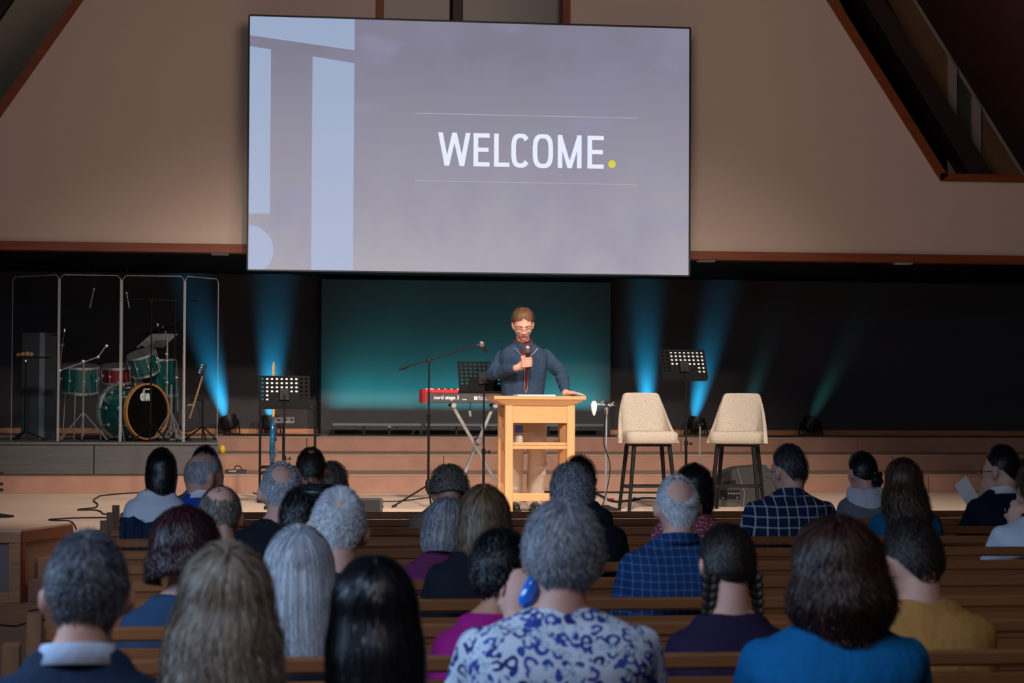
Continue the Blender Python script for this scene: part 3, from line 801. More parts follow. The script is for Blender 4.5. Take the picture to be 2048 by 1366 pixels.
for row, s_ in ((793.5, 'Built-in'), (798, 'PIANOS')):
    a0, b0_ = kp(957, row+2.2); a1, b1_ = kp(976, row-1.2); text_mesh('lettering', s_, a0, a1, b0_, b1_, -.0002, m_wht, kb, .002)
for px in (926, 931): x0, z0 = kp(px, 799); MB().box((x0, -.001, z0), (.012 if px == 926 else .02, .002, .010)).build('jack_mark', m_wht, kb)
rr_ = random.Random(3)
k = MB()
for i in range(44):
    x = -KW/2+.12+i*(KW-.24)/43
    k.lathe([(.007, 0), (.006, .012)], (x, .05+.05*(i % 3), KH), n=8)
kn = k.build('control_knobs', m_rub, kb); tag(kn, kind='stuff')
k = MB()
for i in range(52): k.box((-KW/2+.05+(i+.5)*(KW-.1)/52, .25, KH+.004), ((KW-.1)/52-.0015, .13, .010), ch=.001)
ks = k.build('white_keys', m_paper, kb); tag(ks, kind='stuff')
xs_ = thing('keyboard_stand', 'silver folding X stand holding up the red stage piano', 'stand', ((kx0+kx1)/2, YKB+.16, HS))
def q(px, py, Y=YKB+.1): p = at_Y(px, py, Y)-xs_.location; return Vector((p.x, p.y, p.z))
A = q(908, 812); B = q(1004, 812); Cc = q(918, 950); Dd = q(1007, 958)
A.z = kz0-HS-.03; B.z = A.z; 
cen = q(957, 882)
A = Vector((q(905, 812).x, -.05, kz0-HS-.022)); Dd = Vector((q(1010, 962).x+.03, -.05, .02)); B = Vector((q(1004, 812).x, .0, kz0-HS-.022)); Cc = Vector((q(918, 950).x-.06, .0, .02))
B = Vector((cen.x+(cen.x-Cc.x)*((kz0-HS)-cen.z)/(cen.z-.02), 0, kz0-HS-.022))
MB().bar(A, Dd, .032, .032, ch=.004).build('cross_bar', m_alu, xs_); MB().bar(B, Cc, .032, .032, ch=.004).build('cross_bar', m_alu, xs_)
MB().lathe([(.035, -.06), (.035, .05)], (cen.x, -.02, cen.z), (0, 1, 0), 16).build('locking_disc', m_bp2, xs_)
MB().lathe([(.028, -.085), (.032, -.06)], (cen.x, -.02, cen.z), (0, 1, 0), 16).build('pull_knob', m_chr, xs_)
for P_ in (A, B): 
    tb = MB().tube([P_+Vector((0, -.12, 0)), P_+Vector((0, .2, 0))], .018, 10).build('support_arm', m_bm, xs_)
    MB().tube([P_+Vector((0, -.135, 0)), P_+Vector((0, -.118, 0))], .024, 12).build('end_cap', m_alu, tb)
for P_ in (Cc, Dd): MB().tube([P_+Vector((0, -.18, 0)), P_+Vector((0, .26, 0))], .018, 10).build('foot_bar', m_bm, xs_)
# sustain pedal plug lead hanging below
o = MB().tube(bez([at_Y(940, 803, YKB-.01), at_Y(941, 812, YKB-.03), at_Y(939, 822, YKB-.02), at_Y(941, 829, YKB-.03)]), .004, 6).build('hanging_lead', m_bm); tag(o, 'short black lead hanging from the back of the red stage piano', 'cable')
pl_ = MB().tube([at_Y(939, 822, YKB-.02), at_Y(941, 833, YKB-.03)], .014, 8).build('plug', m_chr, None); pl_.parent = o

# metal-topped stand with clamps by the left stool --------------------------------
YC = 20.0
r = thing('round_base_stand', 'chrome microphone stand with round black base left of the bar stools', 'microphone stand', (X_at(1216, YC, 990), YC+.1, HS))
MB().lathe([(.14, 0), (.14, .012), (.05, .035), (.02, .05)], n=24).build('round_base', m_rub, r)
pole('lower_pole', (0, 0, .04), (0, 0, .5), .011, m_chr, r); pole('upper_pole', (0, 0, .48), (0, 0, Z_at(1216, 815, YC)-HS), .0085, m_chr, r)
zt = Z_at(1216, 815, YC)-HS
MB().lathe([(.016, -.03), (.018, .03)], (0, 0, zt-.03), n=12).build('clutch', m_alu, r)
k = MB(); k.tube([(-.09, 0, zt+.03), (.09, 0, zt+.02)], .010, 8); k.build('crossbar', m_chr, r)
for i, (x, z) in enumerate(((-.05, .05), (.0, .045), (.045, .04), (.08, .03))):
    k = MB(); k.box((x, -.01, zt+z-.01), (.022, .04, .03), Matrix.Rotation(i*.5, 3, 'Y'), ch=.004); k.tube([(x-.012, 0, zt+z-.03), (x+.02, -.02, zt+z+.012)], .006, 6); k.build('clamp', m_bp2 if i % 2 else m_chr, r)
cl_ = MB(); cl_.loft([[Vector((-.115+.03*math.cos(a)*s_, .0+.02*math.sin(a)*s_, zt+zz)) for a in [2*PI*i/8 for i in range(8)]] for zz, s_ in ((.06, .5), (.03, 1), (-.03, .8), (-.075, .25))])
o = cl_.build('white_tag', m_paper, None); o.parent = r
o = MB().tube(bez([(r.location.x-.01, YC+.07, Z_at(1216, 820, YC)), (r.location.x-.03, YC+.07, 1.2), (r.location.x+.03, YC+.06, .95), (r.location.x-.05, YC, HS+.06), (r.location.x-.12, YC+.1, HS+.012)]), .005, 6).build('microphone_cable', m_bm); tag(o, 'black cable wound down the chrome round-base stand', 'cable')
# thin bare stand behind the right-hand music stand
r = thing('straight_stand', 'thin bare chrome stand pole between the stools, right of the music stand', 'stand', (X_at(1400, 21, 900), 21.0, HS))
MB().lathe([(.12, 0), (.12, .012), (.02, .035)], n=20).build('round_base', m_rub, r); pole('pole', (0, 0, .03), (0, 0, Z_at(1400, 852, 21)-HS), .008, m_alu, r)
MB().tube([(-.02, 0, Z_at(1400, 852, 21)-HS), (.03, -.02, Z_at(1400, 848, 21)-HS)], .013, 8).build('clip', m_bm, r)

# floor wedge monitor ----------------------------------------------------------------
YW = 20.75
m_wedge = mk('charcoal_speaker_paint', (70, 70, 68), .7, var=.06, scale=20, bump=.1, dist=.001)
def wpt(px, py): p = at_Y(px, py, YW); return (p.x, p.z)
r = thing('floor_monitor', 'charcoal wedge floor monitor under the right bar stool', 'speaker', (X_at(1478, YW, 1000), YW, HS))
ox, oz = r.location.x, HS
pts = [(1407, 1016), (1408, 985), (1462, 941), (1478, 935), (1534, 930), (1560, 985), (1568, 1018)]
poly = [(wpt(*p)[0]-ox, max(0, wpt(*p)[1]-oz)) for p in pts]; poly[0] = (poly[0][0], 0); poly[-1] = (poly[-1][0], 0)
k = MB(); k.prism(poly, 0, .34); o = k.build('cabinet', m_wedge, r, smooth=False)
md = o.modifiers.new('bevel', 'BEVEL'); md.width = .008; md.segments = 2
def wl(px, py): q_ = wpt(px, py); return q_[0]-ox, q_[1]-oz
a = wl(1474, 936); b = wl(1489, 984); c_ = wl(1487, 1010)
MB().tube([(a[0], -.003, a[1]), (b[0], -.003, b[1]), (c_[0], -.003, c_[1])], .004, 6).build('seam_trim', m_alu, r)
x0, z0 = wl(1440, 998); x1, z1 = wl(1480, 980)
MB().box(((x0+x1)/2, -.002, (z0+z1)/2), (x1-x0, .006, z1-z0), ch=.001).build('connector_panel', m_rub, r)
for i in range(5):
    x, z = wl(1457+5*i, 987); MB().lathe([(.009, 0), (.008, .012)], (x, -.005, z), (0, -1, 0), 10).build('knob', m_alu, r)
for px, py in ((1446, 996), (1474, 995)):
    x, z = wl(px, py); MB().lathe([(.008, 0), (.008, .008)], (x, -.005, z), (0, -1, 0), 10).build('socket', m_alu, r)
x0, z0 = wl(1448, 974); x1, z1 = wl(1472, 962)
MB().box(((x0+x1)/2, -.001, (z0+z1)/2), (x1-x0, .006, z1-z0), Matrix.Rotation(-.25, 3, 'Y'), ch=.002).build('handle_recess', m_rub, r)
x, z = wl(1479, 1015); MB().box((x, -.002, z), (.022, .004, .022)).build('badge', m_alu, r)
# small black monitor at the front of the stage
Ysm = SF+1.0
p0 = at_Y(738, 1024, Ysm); p1 = at_Y(765, 998, Ysm)
r = thing('small_monitor', 'small dark grey monitor box on the stage edge behind the white-haired man', 'speaker', ((p0.x+p1.x)/2-.05, Ysm, HS))
hh = p1.z-HS
k = MB(); k.prism([(-.14, 0), (.11, 0), (.115, hh), (-.14, hh)], 0, .2); o = k.build('cabinet', m_wedge, r, smooth=False); md = o.modifiers.new('bevel', 'BEVEL'); md.width = .006
MB().box((-.012, -.003, hh/2), (.20, .008, hh*.85), ch=.002).build('grille', m_bp2, r)
MB().box((.117, .08, hh/2), (.008, .1, .02)).build('handle', m_bp2, r)

# blue guitar, edge-on on its rack -----------------------------------------------------
YG1 = 22.0
m_gblue = mk('blue_guitar_lacquer', (26, 92, 128), .12, var=.25, scale=3, coat=1)
m_maple = wood('maple_neck', (222, 172, 96), .35, axis=2, var=.15)
base = at_Y(546, 945, YG1)
g = thing('electric_guitar', 'blue electric guitar standing edge-on behind the left music stand', 'guitar', (base.x, YG1, base.z), R(82))
gz = lambda py: Z_at(546, py, YG1)-base.z
H = gz(832)
# body outline in (x, z), thickness in y
out = []
for i in range(44):
    a = 2*PI*i/44; x = math.sin(a); z = -math.cos(a)
    wdt = .165 - .035*math.exp(-((z-.05)/.28)**2) - .02*(z > .2)
    out.append((wdt*x*(1-.12*(z > .3)), H/2 + H/2*z*(1+.18*abs(x)**3*(z > .4))))
k = MB(); n = len(out)
prof = [(-.022, .93), (-.012, 1.0), (.012, 1.0), (.022, .93)]
k.loft([[Vector((p[0]*s_, y, H/2+(p[1]-H/2)*s_)) for p in out] for y, s_ in prof]); k.build('body', m_gblue, g, angle=50)
MB().box((0, 0, (gz(770)+H*.7)/2), (.052, .022, gz(770)-H*.7), ch=.006).build('neck', m_maple, g)
k = MB(); k.prism([(-.03, gz(770)), (.03, gz(770)), (.045, gz(735)), (.02, gz(724)), (-.035, gz(730))], -.008, .010); k.build('headstock', m_maple, g)
for i in range(6):
    z = gz(765-6.2*i); MB().lathe([(.006, -.014), (.006, .014)], (-.034, 0, z), (0, 1, 0), 8).build('tuning_peg', m_chr, g)
MB().box((0, -.027, H*.35), (.05, .012, .09), ch=.003).build('bridge', m_chr, g)
MB().box((0, -.026, H*.58), (.07, .008, .03), ch=.003).build('pickup', m_bp2, g)
rk = thing('guitar_rack', 'tall black tubular guitar rack behind the left music stand', 'guitar stand', (X_at(520, 21.9, 900), 21.9, HS))
def rl(px, py, Y=21.9): return at_Y(px, py, Y)-rk.location
zt = rl(520, 816).z
MB().tube([(0, 0, .02), (0, 0, zt)], .012, 8).build('upright', m_bm, rk)
x2 = rl(630, 900).x
MB().tube([(x2, 0, .02), (x2, 0, rl(630, 828).z)] + [(x2-.05+.05*math.cos(a), 0, rl(630, 828).z+.06*math.sin(a)) for a in (R(30), R(60), R(90))] + [(x2-.14, 0, rl(630, 828).z+.055)], .013, 10).build('curved_upright', m_bm, rk)
for py in (934, 946): MB().tube([(-.01, -.01, max(.03, rl(520, py).z)), (x2, -.01, max(.03, rl(520, py).z))], .016, 8).build('cross_tube', m_bm, rk)
for x in (0, x2): MB().box((x, 0, .014), (.05, .42, .028), ch=.006).build('foot', m_bm, rk)
for x in (.12, .28): MB().box((x, -.02, rl(520, 940).z+.02), (.10, .12, .02), ch=.005).build('padded_cradle', m_rub, rk)
# gooseneck microphone and small mixer
r = thing('instrument_microphone', 'small clip microphone on a gooseneck at the right of the left music stand', 'microphone', at_Y(609, 816, 21.0))
o_ = r.location
MB().tube(bez([at_Y(630, 838, 21.0)-o_, at_Y(628, 812, 21)-o_, at_Y(619, 806, 21)-o_, at_Y(611, 812, 21)-o_]), .005, 8).build('gooseneck', m_bm, r)
MB().tube([at_Y(611, 811, 21)-o_, at_Y(602, 817, 21)-o_], [.007, .010], 8).build('capsule', m_alu, r)
r = thing('small_mixer', 'small silver effects box on a stand behind the left music stand', 'mixer', at_Y(566, 848, 21.3))
p0 = at_Y(546, 846, 21.3)-r.location; p1 = at_Y(588, 834, 21.3)-r.location
MB().box(((p0.x+p1.x)/2, 0, (p0.z+p1.z)/2), (p1.x-p0.x, .12, p1.z-p0.z), ch=.006).build('case', m_alu, r)
for i in range(6): MB().lathe([(.011, 0), (.009, .012)], (p0.x+.02+i*(p1.x-p0.x-.04)/5, -.06, (p0.z+p1.z)/2), (0, -1, 0), 10).build('dial', m_bp2 if i % 2 else m_chr, r)
MB().tube([((p0.x+p1.x)/2, 0, p0.z), ((p0.x+p1.x)/2, 0, HS-r.location.z+.02)], .011, 8).build('pole', m_bm, r)
MB().lathe([(.13, 0), (.13, .012), (.02, .03)], ((p0.x+p1.x)/2, 0, HS-r.location.z), n=20).build('base', m_bm, r)
# ------------------------------------------------------------------ uplighters at the foot of the back wall
m_lens = emis('lamp_lens', (30, 80, 110), 1.0)
CYAN = (.02, .55, 1.0); TEAL = (.05, .75, .62)
def par_can(px, py, lab, top_px, top_py, color, power, size=24, bigger=1.0):
    """LED par on its double yoke; its spot grazes the wall towards (top_px, top_py)"""
    Y = YB-.30
    x = X_at(px, Y, 850)
    r = thing('par_light', lab, 'stage light', (x, Y, L3), 0, 'uplighters along the back wall')
    tgt = at_Y(top_px, top_py, YB)
    d = Vector((tgt.x-x, .16, tgt.z-(L3+.2))).normalized()
    c = Vector((0, 0, .155))
    k = MB(); k.lathe([(.05, -.10), (.085, -.085), (.105, -.03), (.112, .05), (.112, .075)], c, d, 20); k.build('housing', m_bp2, r)
    for i in range(10):
        q_ = Matrix.Rotation(2*PI*i/10, 3, d); u = d.orthogonal().normalized()
        p = c + (q_ @ u)*.105
        MB().bar(p-d*.07, p+d*.02, .006, .02).build('cooling_fin', m_bm, r)
    MB().lathe([(.10, .060), (.10, .066)], c, d, 20).build('lens', m_lens, r)
    for s_ in (-1, 1):
        k = MB(); k.bar((s_*.118, 0, .16), (s_*.135, .10, .008), .006, .03); k.build('yoke_arm', m_bm, r)
        k = MB(); k.bar((s_*.118, 0, .16), (s_*.135, -.11, .008), .006, .03); k.build('yoke_arm', m_bm, r)
        MB().lathe([(.018, 0), (.014, .02)], (s_*.118, 0, .16), (s_, 0, 0), 10).build('yoke_knob', m_bp2, r)
    MB().box((0, 0, .008), (.27, .03, .012)).build('base_bar', m_bm, r)
    # spot: starts just above the lens, close to the wall
    src = Vector((x+d.x*.10, YB-.09, L3+.13))
    lean = (tgt.x-x)/max(.3, tgt.z-L3-.13)
    aim = src + Vector((lean*.40, .072, .40))
    light('SPOT', 'par_beam', src, aim, power, color, spot_size=R(size), spot_blend=1.0, shadow_soft_size=.07)
    return r
par_can(458, 850, 'black uplighter beside the drum platform, washing the wall blue', 395, 600, CYAN, 664)
par_can(540, 850, 'black uplighter hidden behind the blue guitar and the left music stand', 548, 600, CYAN, 792, 26)
par_can(1303, 850, 'black uplighter behind the left bar stool', 1292, 600, CYAN, 708)
par_can(1392, 856, 'black uplighter between the bar stools, behind the thin chrome stand', 1435, 600, CYAN, 486)
par_can(1492, 856, 'black uplighter behind the right bar stool', 1546, 640, (.09, .62, .60), 40, 20)
par_can(1621, 858, 'black uplighter alone on the right of the stage, throwing a green beam', 1714, 640, (.09, .62, .60), 40, 20)

# ------------------------------------------------------------------ wash bars in front of the panel
m_bar = mk('grey_bar_housing', (112, 112, 114), .45, metal=.3, var=.05)
YW_ = YP-.30
xs3 = [X_at(664, YW_), X_at(842, YW_), X_at(850, YW_), X_at(1026, YW_), X_at(1034, YW_), X_at(1208, YW_)]
for i, lab in enumerate(('long grey wash light bar at the left foot of the backdrop board', 'long grey wash light bar behind the X stand and podium', 'long grey wash light bar at the right foot of the backdrop board')):
    x0, x1 = xs3[2*i], xs3[2*i+1]; L = x1-x0; xc = (x0+x1)/2
    r = thing('wash_light_bar', lab, 'stage light', (xc, YW_, L3), 0, 'wash light bars along the backdrop')
    MB().box((0, 0, .128), (L, .07, .035), ch=.004).build('housing', m_bar, r)
    for s_ in (-1, 1): MB().box((s_*L*.36, -.005, .088), (L*.27, .05, .045), ch=.004).build('driver_box', m_bp2, r)
    MB().box((0, 0, .148), (L-.04, .045, .004)).build('lens_strip', m_lens, r)
    for x in (-.16, .16):
        k = MB(); k.box((x, 0, .055), (.03, .03, .11)); k.box((x, 0, .006), (.06, .16, .012)); k.build('foot_bracket', m_bm, r)
    MB().lathe([(.013, -.02), (.013, .02)], (.16, -.03, .095), (1, 0, 0), 10).build('adjusting_knob', m_chr, r)
    light('AREA', 'bar_beam', (xc, YW_+.06, L3+.16), (xc, YP+.02, L3+.16+.62), 12, (.05, .50, .55), shape='RECTANGLE', size=L, size_y=.03, spread=R(75)).rotation_euler.rotate_axis('Z', 0)

# ------------------------------------------------------------------ drum platform
m_plat = wood('grey_stained_board', (78, 77, 78), .6, axis=0, var=.22)
m_plat_top = mk('grey_platform_top', (98, 95, 94), .8, var=.1, scale=2)
YD = YS1-.02
pxr = X_at(437, YD, 900)
r = thing('drum_platform', 'grey wooden drum platform at the left end of the stage', 'platform', (pxr, YD, L1))
PT = Z_at(250, 885, YD)
ph = PT-L1
MB().box((-4.0, 1.35, ph-.012), (8.0, 2.75, .024), ch=.004).build('deck', m_plat_top, r)
xj = X_at(188, YD, 920)-pxr
for xa, xb in ((-8.0, -5.2), (-5.2, xj-2.45), (xj-2.45, xj), (xj, 0)):
    MB().box(((xa+xb)/2, 0, (ph-.03)/2-.0), (xb-xa-.008, .03, ph-.034), ch=.002).build('fascia_board', m_plat, r)
MB().box((-.015, 1.3, (ph-.03)/2), (.03, 2.6, ph-.034)).build('end_board', m_plat, r)
MB().box((-4, -.018, ph-.012), (8.0, .006, .012)).build('edge_strip', m_alu, r)

# ------------------------------------------------------------------ acrylic drum shield
t = NT('clear_acrylic'); tr_ = t.new('ShaderNodeBsdfTransparent'); gl = t.new('ShaderNodeBsdfGlossy'); gl.inputs['Roughness'].default_value = .02
tr_.inputs[0].default_value = (.90, .93, .94, 1)
lw = t.new('ShaderNodeLayerWeight'); lw.inputs[0].default_value = .5; mx = t.new('ShaderNodeMixShader')
t.l(t.math('MULTIPLY_ADD', t.math('POWER', lw.outputs['Facing'], 5.0), .8, .035), mx.inputs[0]); t.l(tr_.outputs[0], mx.inputs[1]); t.l(gl.outputs[0], mx.inputs[2]); t.l(mx.outputs[0], t.out.inputs[0]); m_acr = t.m
t = NT('polished_acrylic_edge'); tr_ = t.new('ShaderNodeBsdfTransparent'); df = t.new('ShaderNodeBsdfPrincipled'); df.inputs['Base Color'].default_value = (.62, .62, .64, 1); df.inputs['Roughness'].default_value = .25
mx = t.new('ShaderNodeMixShader'); mx.inputs[0].default_value = .45; t.l(tr_.outputs[0], mx.inputs[1]); t.l(df.outputs[0], mx.inputs[2]); t.l(mx.outputs[0], t.out.inputs[0]); m_aedge = t.m
xs4 = [23, 117, 242, 369, 437]; ys4 = [.75, .12, .14, .12, .62]
tops = [549, 549, 551, 553, 556]
def sh_pt(i): return Vector((X_at(xs4[i], YD+ys4[i], 700), YD+ys4[i], PT))
r = thing('drum_shield', 'clear acrylic drum shield of four hinged panels around the drum kit', 'drum shield', (sh_pt(2).x, YD+.12, PT))
SHH = Z_at(242, 551, YD+.12)-PT
for i in range(4):
    a = sh_pt(i)-r.location; b = sh_pt(i+1)-r.location; a.z = b.z = 0
    d = (b-a).normalized(); a2 = a+d*.012; b2 = b-d*.012; n = Vector((d.y, -d.x, 0))
    hs = SHH
    c = .035
    rot = Matrix((d, -n, Vector((0, 0, 1)))).transposed(); L = (b2-a2).length
    prof = [(-L/2, .004), (L/2, .004), (L/2, hs-c), (L/2-c, hs), (-L/2+c, hs), (-L/2, hs-c)]
    k = MB(); k.prism(prof, -.003, .003); k.v = [tuple(rot @ Vector(p) + (a2+b2)/2) for p in k.v]
    pn = k.build('acrylic_panel', m_acr, r, smooth=False)
    k = MB()
    pr_ = [(-L/2, .004), (-L/2, hs-c), (-L/2+c, hs), (L/2-c, hs), (L/2, hs-c), (L/2, .004)]
    k.tube([rot @ Vector((p[0], 0, p[1])) + (a2+b2)/2 for p in pr_], .0042, 6); k.build('polished_edge', m_aedge, pn)
    if i < 3:
        k = MB(); k.tube([b+Vector((0, -.006, .01)), b+Vector((0, -.006, hs-.05))], .0055, 8); k.build('hinge_strip', m_aedge, r)

# ------------------------------------------------------------------ drum kit
m_green = mk('emerald_drum_lacquer', (8, 84, 82), .14, var=.3, scale=4, coat=1)
m_dred = mk('burgundy_drum_lacquer', (120, 14, 30), .14, var=.2, scale=4, coat=1)
m_head = mk('coated_drumhead', (225, 225, 228), .5, var=.03); m_bhead = mk('black_drumhead', (10, 10, 11), .2, var=.1)
m_hoop = mk('natural_maple_hoop', (214, 142, 76), .3, var=.12)
m_bronze = mk('cymbal_bronze', (190, 150, 84), .22, metal=1, var=.15)
m_dbronze = mk('dark_cymbal', (92, 66, 52), .35, metal=1, var=.25)
def pt(px, py, dy): return at_Y(px, py, YD+dy)
def drum(name, label, c, axis, rad, depth, mat, nl=8, group=None, cat='drum', shell='shell'):
    r = thing(name, label, cat, c, 0, group); z = Vector(axis).normalized()
    MB().lathe([(rad, -depth/2), (rad, depth/2)], (0, 0, 0), z, 32).build(shell, mat, r)
    for s_ in (-1, 1):
        MB().lathe([(rad*1.0, s_*depth/2-.012), (rad*1.035, s_*depth/2-.012), (rad*1.035, s_*depth/2+.014), (rad*.985, s_*depth/2+.014)], (0, 0, 0), z, 32).build('hoop', m_chr, r)
        MB().lathe([(rad*.985, s_*(depth/2+.004)), (rad*.02, s_*(depth/2+.005))], (0, 0, 0), z, 32).build('drumhead', m_head, r)
    x = z.orthogonal().normalized(); 
    for i in range(nl):
        q_ = Matrix.Rotation(2*PI*i/nl+.3, 3, z) @ x; p = q_*rad
        k = MB(); k.ell(p+q_*.012, (.016, .016, .018), n=8, k=6); k.build('lug', m_chr, r)
        MB().tube([q_*(rad+.018)-z*depth/2, q_*(rad+.018)+z*depth/2], .004, 6).build('tension_rod', m_chr, r)
    return r
# bass drum
ca = R(-48); ax = Vector((math.sin(R(42)), -math.cos(R(42)), 0)) 
BR = .305; front = pt(294, 821, .75); front.z = PT+BR+.02
BD = .46; cen = front - ax*BD/2
r = thing('bass_drum', 'emerald green bass drum with black front head and maple hoop', 'drum', cen)
MB().lathe([(BR*.97, -BD/2), (BR*.97, BD/2-.01)], (0, 0, 0), ax, 40, capb=False).build('shell', m_green, r)
MB().lathe([(BR*.955, BD/2-.03), (BR*1.02, BD/2-.03), (BR*1.02, BD/2+.02), (BR*.955, BD/2+.02), (BR*.955, BD/2-.03)], (0, 0, 0), ax, 44, capa=False, capb=False).build('front_hoop', m_hoop, r)
MB().lathe([(BR*.955, -BD/2-.02), (BR*1.02, -BD/2-.02), (BR*1.02, -BD/2+.02), (BR*.955, -BD/2+.02), (BR*.955, -BD/2-.02)], (0, 0, 0), ax, 44, capa=False, capb=False).build('rear_hoop', m_chr, r)
fh = MB().lathe([(BR*.955, BD/2-.002), (BR*.955, BD/2+.002)], (0, 0, 0), ax, 40).build('front_head', m_bhead, r)
sx_ = Vector((0, 0, 1)).cross(ax).normalized()
lo = text_mesh('head_lettering', 'dw', -.085, .085, .115, .235, 0, m_wht, r, .002, bold=.07)
R3 = Matrix((sx_, -ax, Vector((0, 0, 1)))).transposed(); lo.matrix_local = R3.to_4x4(); lo.location = ax*(BD/2+.004) - sx_*.02
dwb = MB().box((.0, 0, .245), (.09, .002, .012)).build('head_lettering_bar', m_wht, r); dwb.matrix_local = R3.to_4x4(); dwb.location = ax*(BD/2+.004) - sx_*.01
for i in range(10):
    q_ = Matrix.Rotation(2*PI*i/10+.2, 3, ax) @ Vector((0, 0, 1))
    for s_ in (-1, 1):
        k = MB(); k.ell(q_*(BR*.985)+ax*s_*BD*.22, (.016, .016, .022), n=8, k=6); k.build('lug', m_chr, r)
        MB().tube([q_*(BR*1.0)+ax*s_*BD*.22, q_*(BR*1.05)+ax*s_*(BD/2+.01)], .0045, 6).build('tension_rod', m_chr, r)
for s_ in (-1, 1):
    MB().tube([ax*BD*.2+sx_*s_*BR*.8-Vector((0, 0, BR*.45)), ax*(BD*.75)+sx_*s_*(BR*1.35)-Vector((0, 0, BR+.012))], [.009, .006], 8).build('spur', m_chr, r)
drum('rack_tom', 'emerald green rack tom tilted above the black bass drum head', pt(287, 727, .95), (-.28, -.35, 1), .155, .22, m_green, 8, 'green tom drums')
drum('floor_tom', 'emerald green tom behind and right of the tilted rack tom', pt(319, 757, 1.35), (-.06, 0, 1), .19, .40, m_green, 8, 'green tom drums')
drum('low_tom', 'emerald green tom at the left of the kit behind the chrome boom stand', pt(159, 758, 1.0), (.04, -.16, 1), .20, .28, m_green, 8, 'green tom drums')
drum('snare_drum', 'burgundy snare drum in the middle of the kit', pt(236, 748, 1.25), (-.05, -.2, 1), .175, .17, m_dred, 10)
tom_legs = thing('snare_stand', 'chrome folding stand under the burgundy snare drum', 'stand', (pt(236, 760, 1.25).x, YD+1.25, PT))
hz_ = pt(236, 765, 1.25).z-PT-.08
pole('column', (0, 0, .1), (0, 0, hz_), .012, m_chr, tom_legs)
for a in (0, 120, 240):
    d = Vector((math.cos(R(a)), math.sin(R(a)), 0)); MB().tube([Vector((0, 0, hz_)), Vector((0, 0, hz_+.0))+d*.19+Vector((0, 0, .03))], .007, 8).build('basket_arm', m_chr, tom_legs)
    MB().tube([Vector((0, 0, .2)), d*.24+Vector((0, 0, .01))], .008, 8).build('leg', m_chr, tom_legs)
def legs_under(label, px, dy, ztop, rad, nm='tom_stand'):
    c = pt(px, 800, dy); r_ = thing(nm, label, 'stand', (c.x, c.y, PT))
    for a in (20, 140, 260):
        d = Vector((math.cos(R(a)), math.sin(R(a)), 0)); MB().tube([d*rad+Vector((0, 0, ztop-PT)), d*(rad+.03)+Vector((0, 0, .01))], .008, 8).build('leg', m_chr, r_)
    k = MB(); k.tube(arc((0, 0, ztop-PT-.02), rad, 0, 2*PI, 20), .005, 6); k.build('ring', m_chr, r_)
legs_under('chrome legs carrying the green tom right of the rack tom', 319, 1.35, pt(319, 790, 1.35).z, .205)
legs_under('chrome legs carrying the green tom left of the kit', 159, 1.0, pt(159, 783, 1.0).z, .215)
def cyl_stand(root, x, y, h, rad=.26, base_z=0, ang=20, m=None, braces=True):
    m = m or m_chr
    pole('column', (x, y, base_z+.06), (x, y, base_z+h), .011, m, root)
    for a in (0, 120, 240):
        d = Vector((math.cos(R(a+ang)), math.sin(R(a+ang)), 0)); o_ = Vector((x, y, base_z))
        lg = MB().bar(o_+Vector((0, 0, .30))+d*.02, o_+d*rad+Vector((0, 0, .015)), .022, .010).build('leg', m, root)
        MB().ell(o_+d*rad+Vector((0, 0, .016)), .016).build('rubber_foot', m_rub, lg)
        if braces: MB().bar(o_+Vector((0, 0, .10))+d*.012, o_+d*rad*.55+Vector((0, 0, .145)), .016, .006).build('brace', m, root)
def cymbal(name, label, c, tilt_axis, rad, m, group='cymbals of the drum kit'):
    z = Vector(tilt_axis).normalized()
    r_ = thing(name, label, 'cymbal', c, 0, group)
    MB().lathe([(rad, -.016), (rad*.6, -.004), (rad*.2, .006), (rad*.18, .012), (rad*.1, .028), (.008, .032), (.008, .028), (rad*.1, .024), (rad*.2, .003), (rad*.6, -.007), (rad, -.018)], (0, 0, 0), z, 36).build('plate', m, r_)
    MB().lathe([(.012, .03), (.012, .06), (.006, .07)], (0, 0, 0), z, 10).build('wing_nut', m_chr, r_)
    return r_
# boom stand in front left
bs = thing('cymbal_boom_stand', 'chrome boom stand with wide tripod at the front left of the drum kit', 'cymbal stand', (pt(166, 860, .38).x, YD+.38, PT))
def bl(px, py, dy=.38): return pt(px, py, dy)-bs.location
cyl_stand(bs, 0, 0, bl(166, 722).z, .30, ang=-25)
MB().tube([bl(119, 741), bl(196, 714)], .0075, 8).build('boom_arm', m_chr, bs); MB().tube([bl(196, 714), bl(213, 690)], .0075, 8).build('boom_tip', m_chr, bs)
for px, py, s_ in ((166, 723, .022), (196, 714, .018), (213, 692, .020), (119, 741, .022)): MB().ell(bl(px, py), (s_, s_*.7, s_*1.1), n=8, k=6).build('tilter', m_chr, bs)
MB().lathe([(.018, -.02), (.018, .02)], (0, 0, bl(166, 830).z), n=12).build('collar', m_chr, bs)
MB().tube([bl(119, 741), bl(127, 672)], .005, 8).build('cymbal_rod', m_chr, bs); MB().tube([bl(121, 690)+Vector((-.03, 0, 0)), bl(121, 690)+Vector((.04, 0, 0))], .006, 6).build('wing_screw', m_chr, bs)
cymbal('splash_cymbal', 'small bronze cymbal on the thin rod behind the left shield hinge', pt(128, 670, .38), (.12, -.05, 1), .135, m_dbronze)
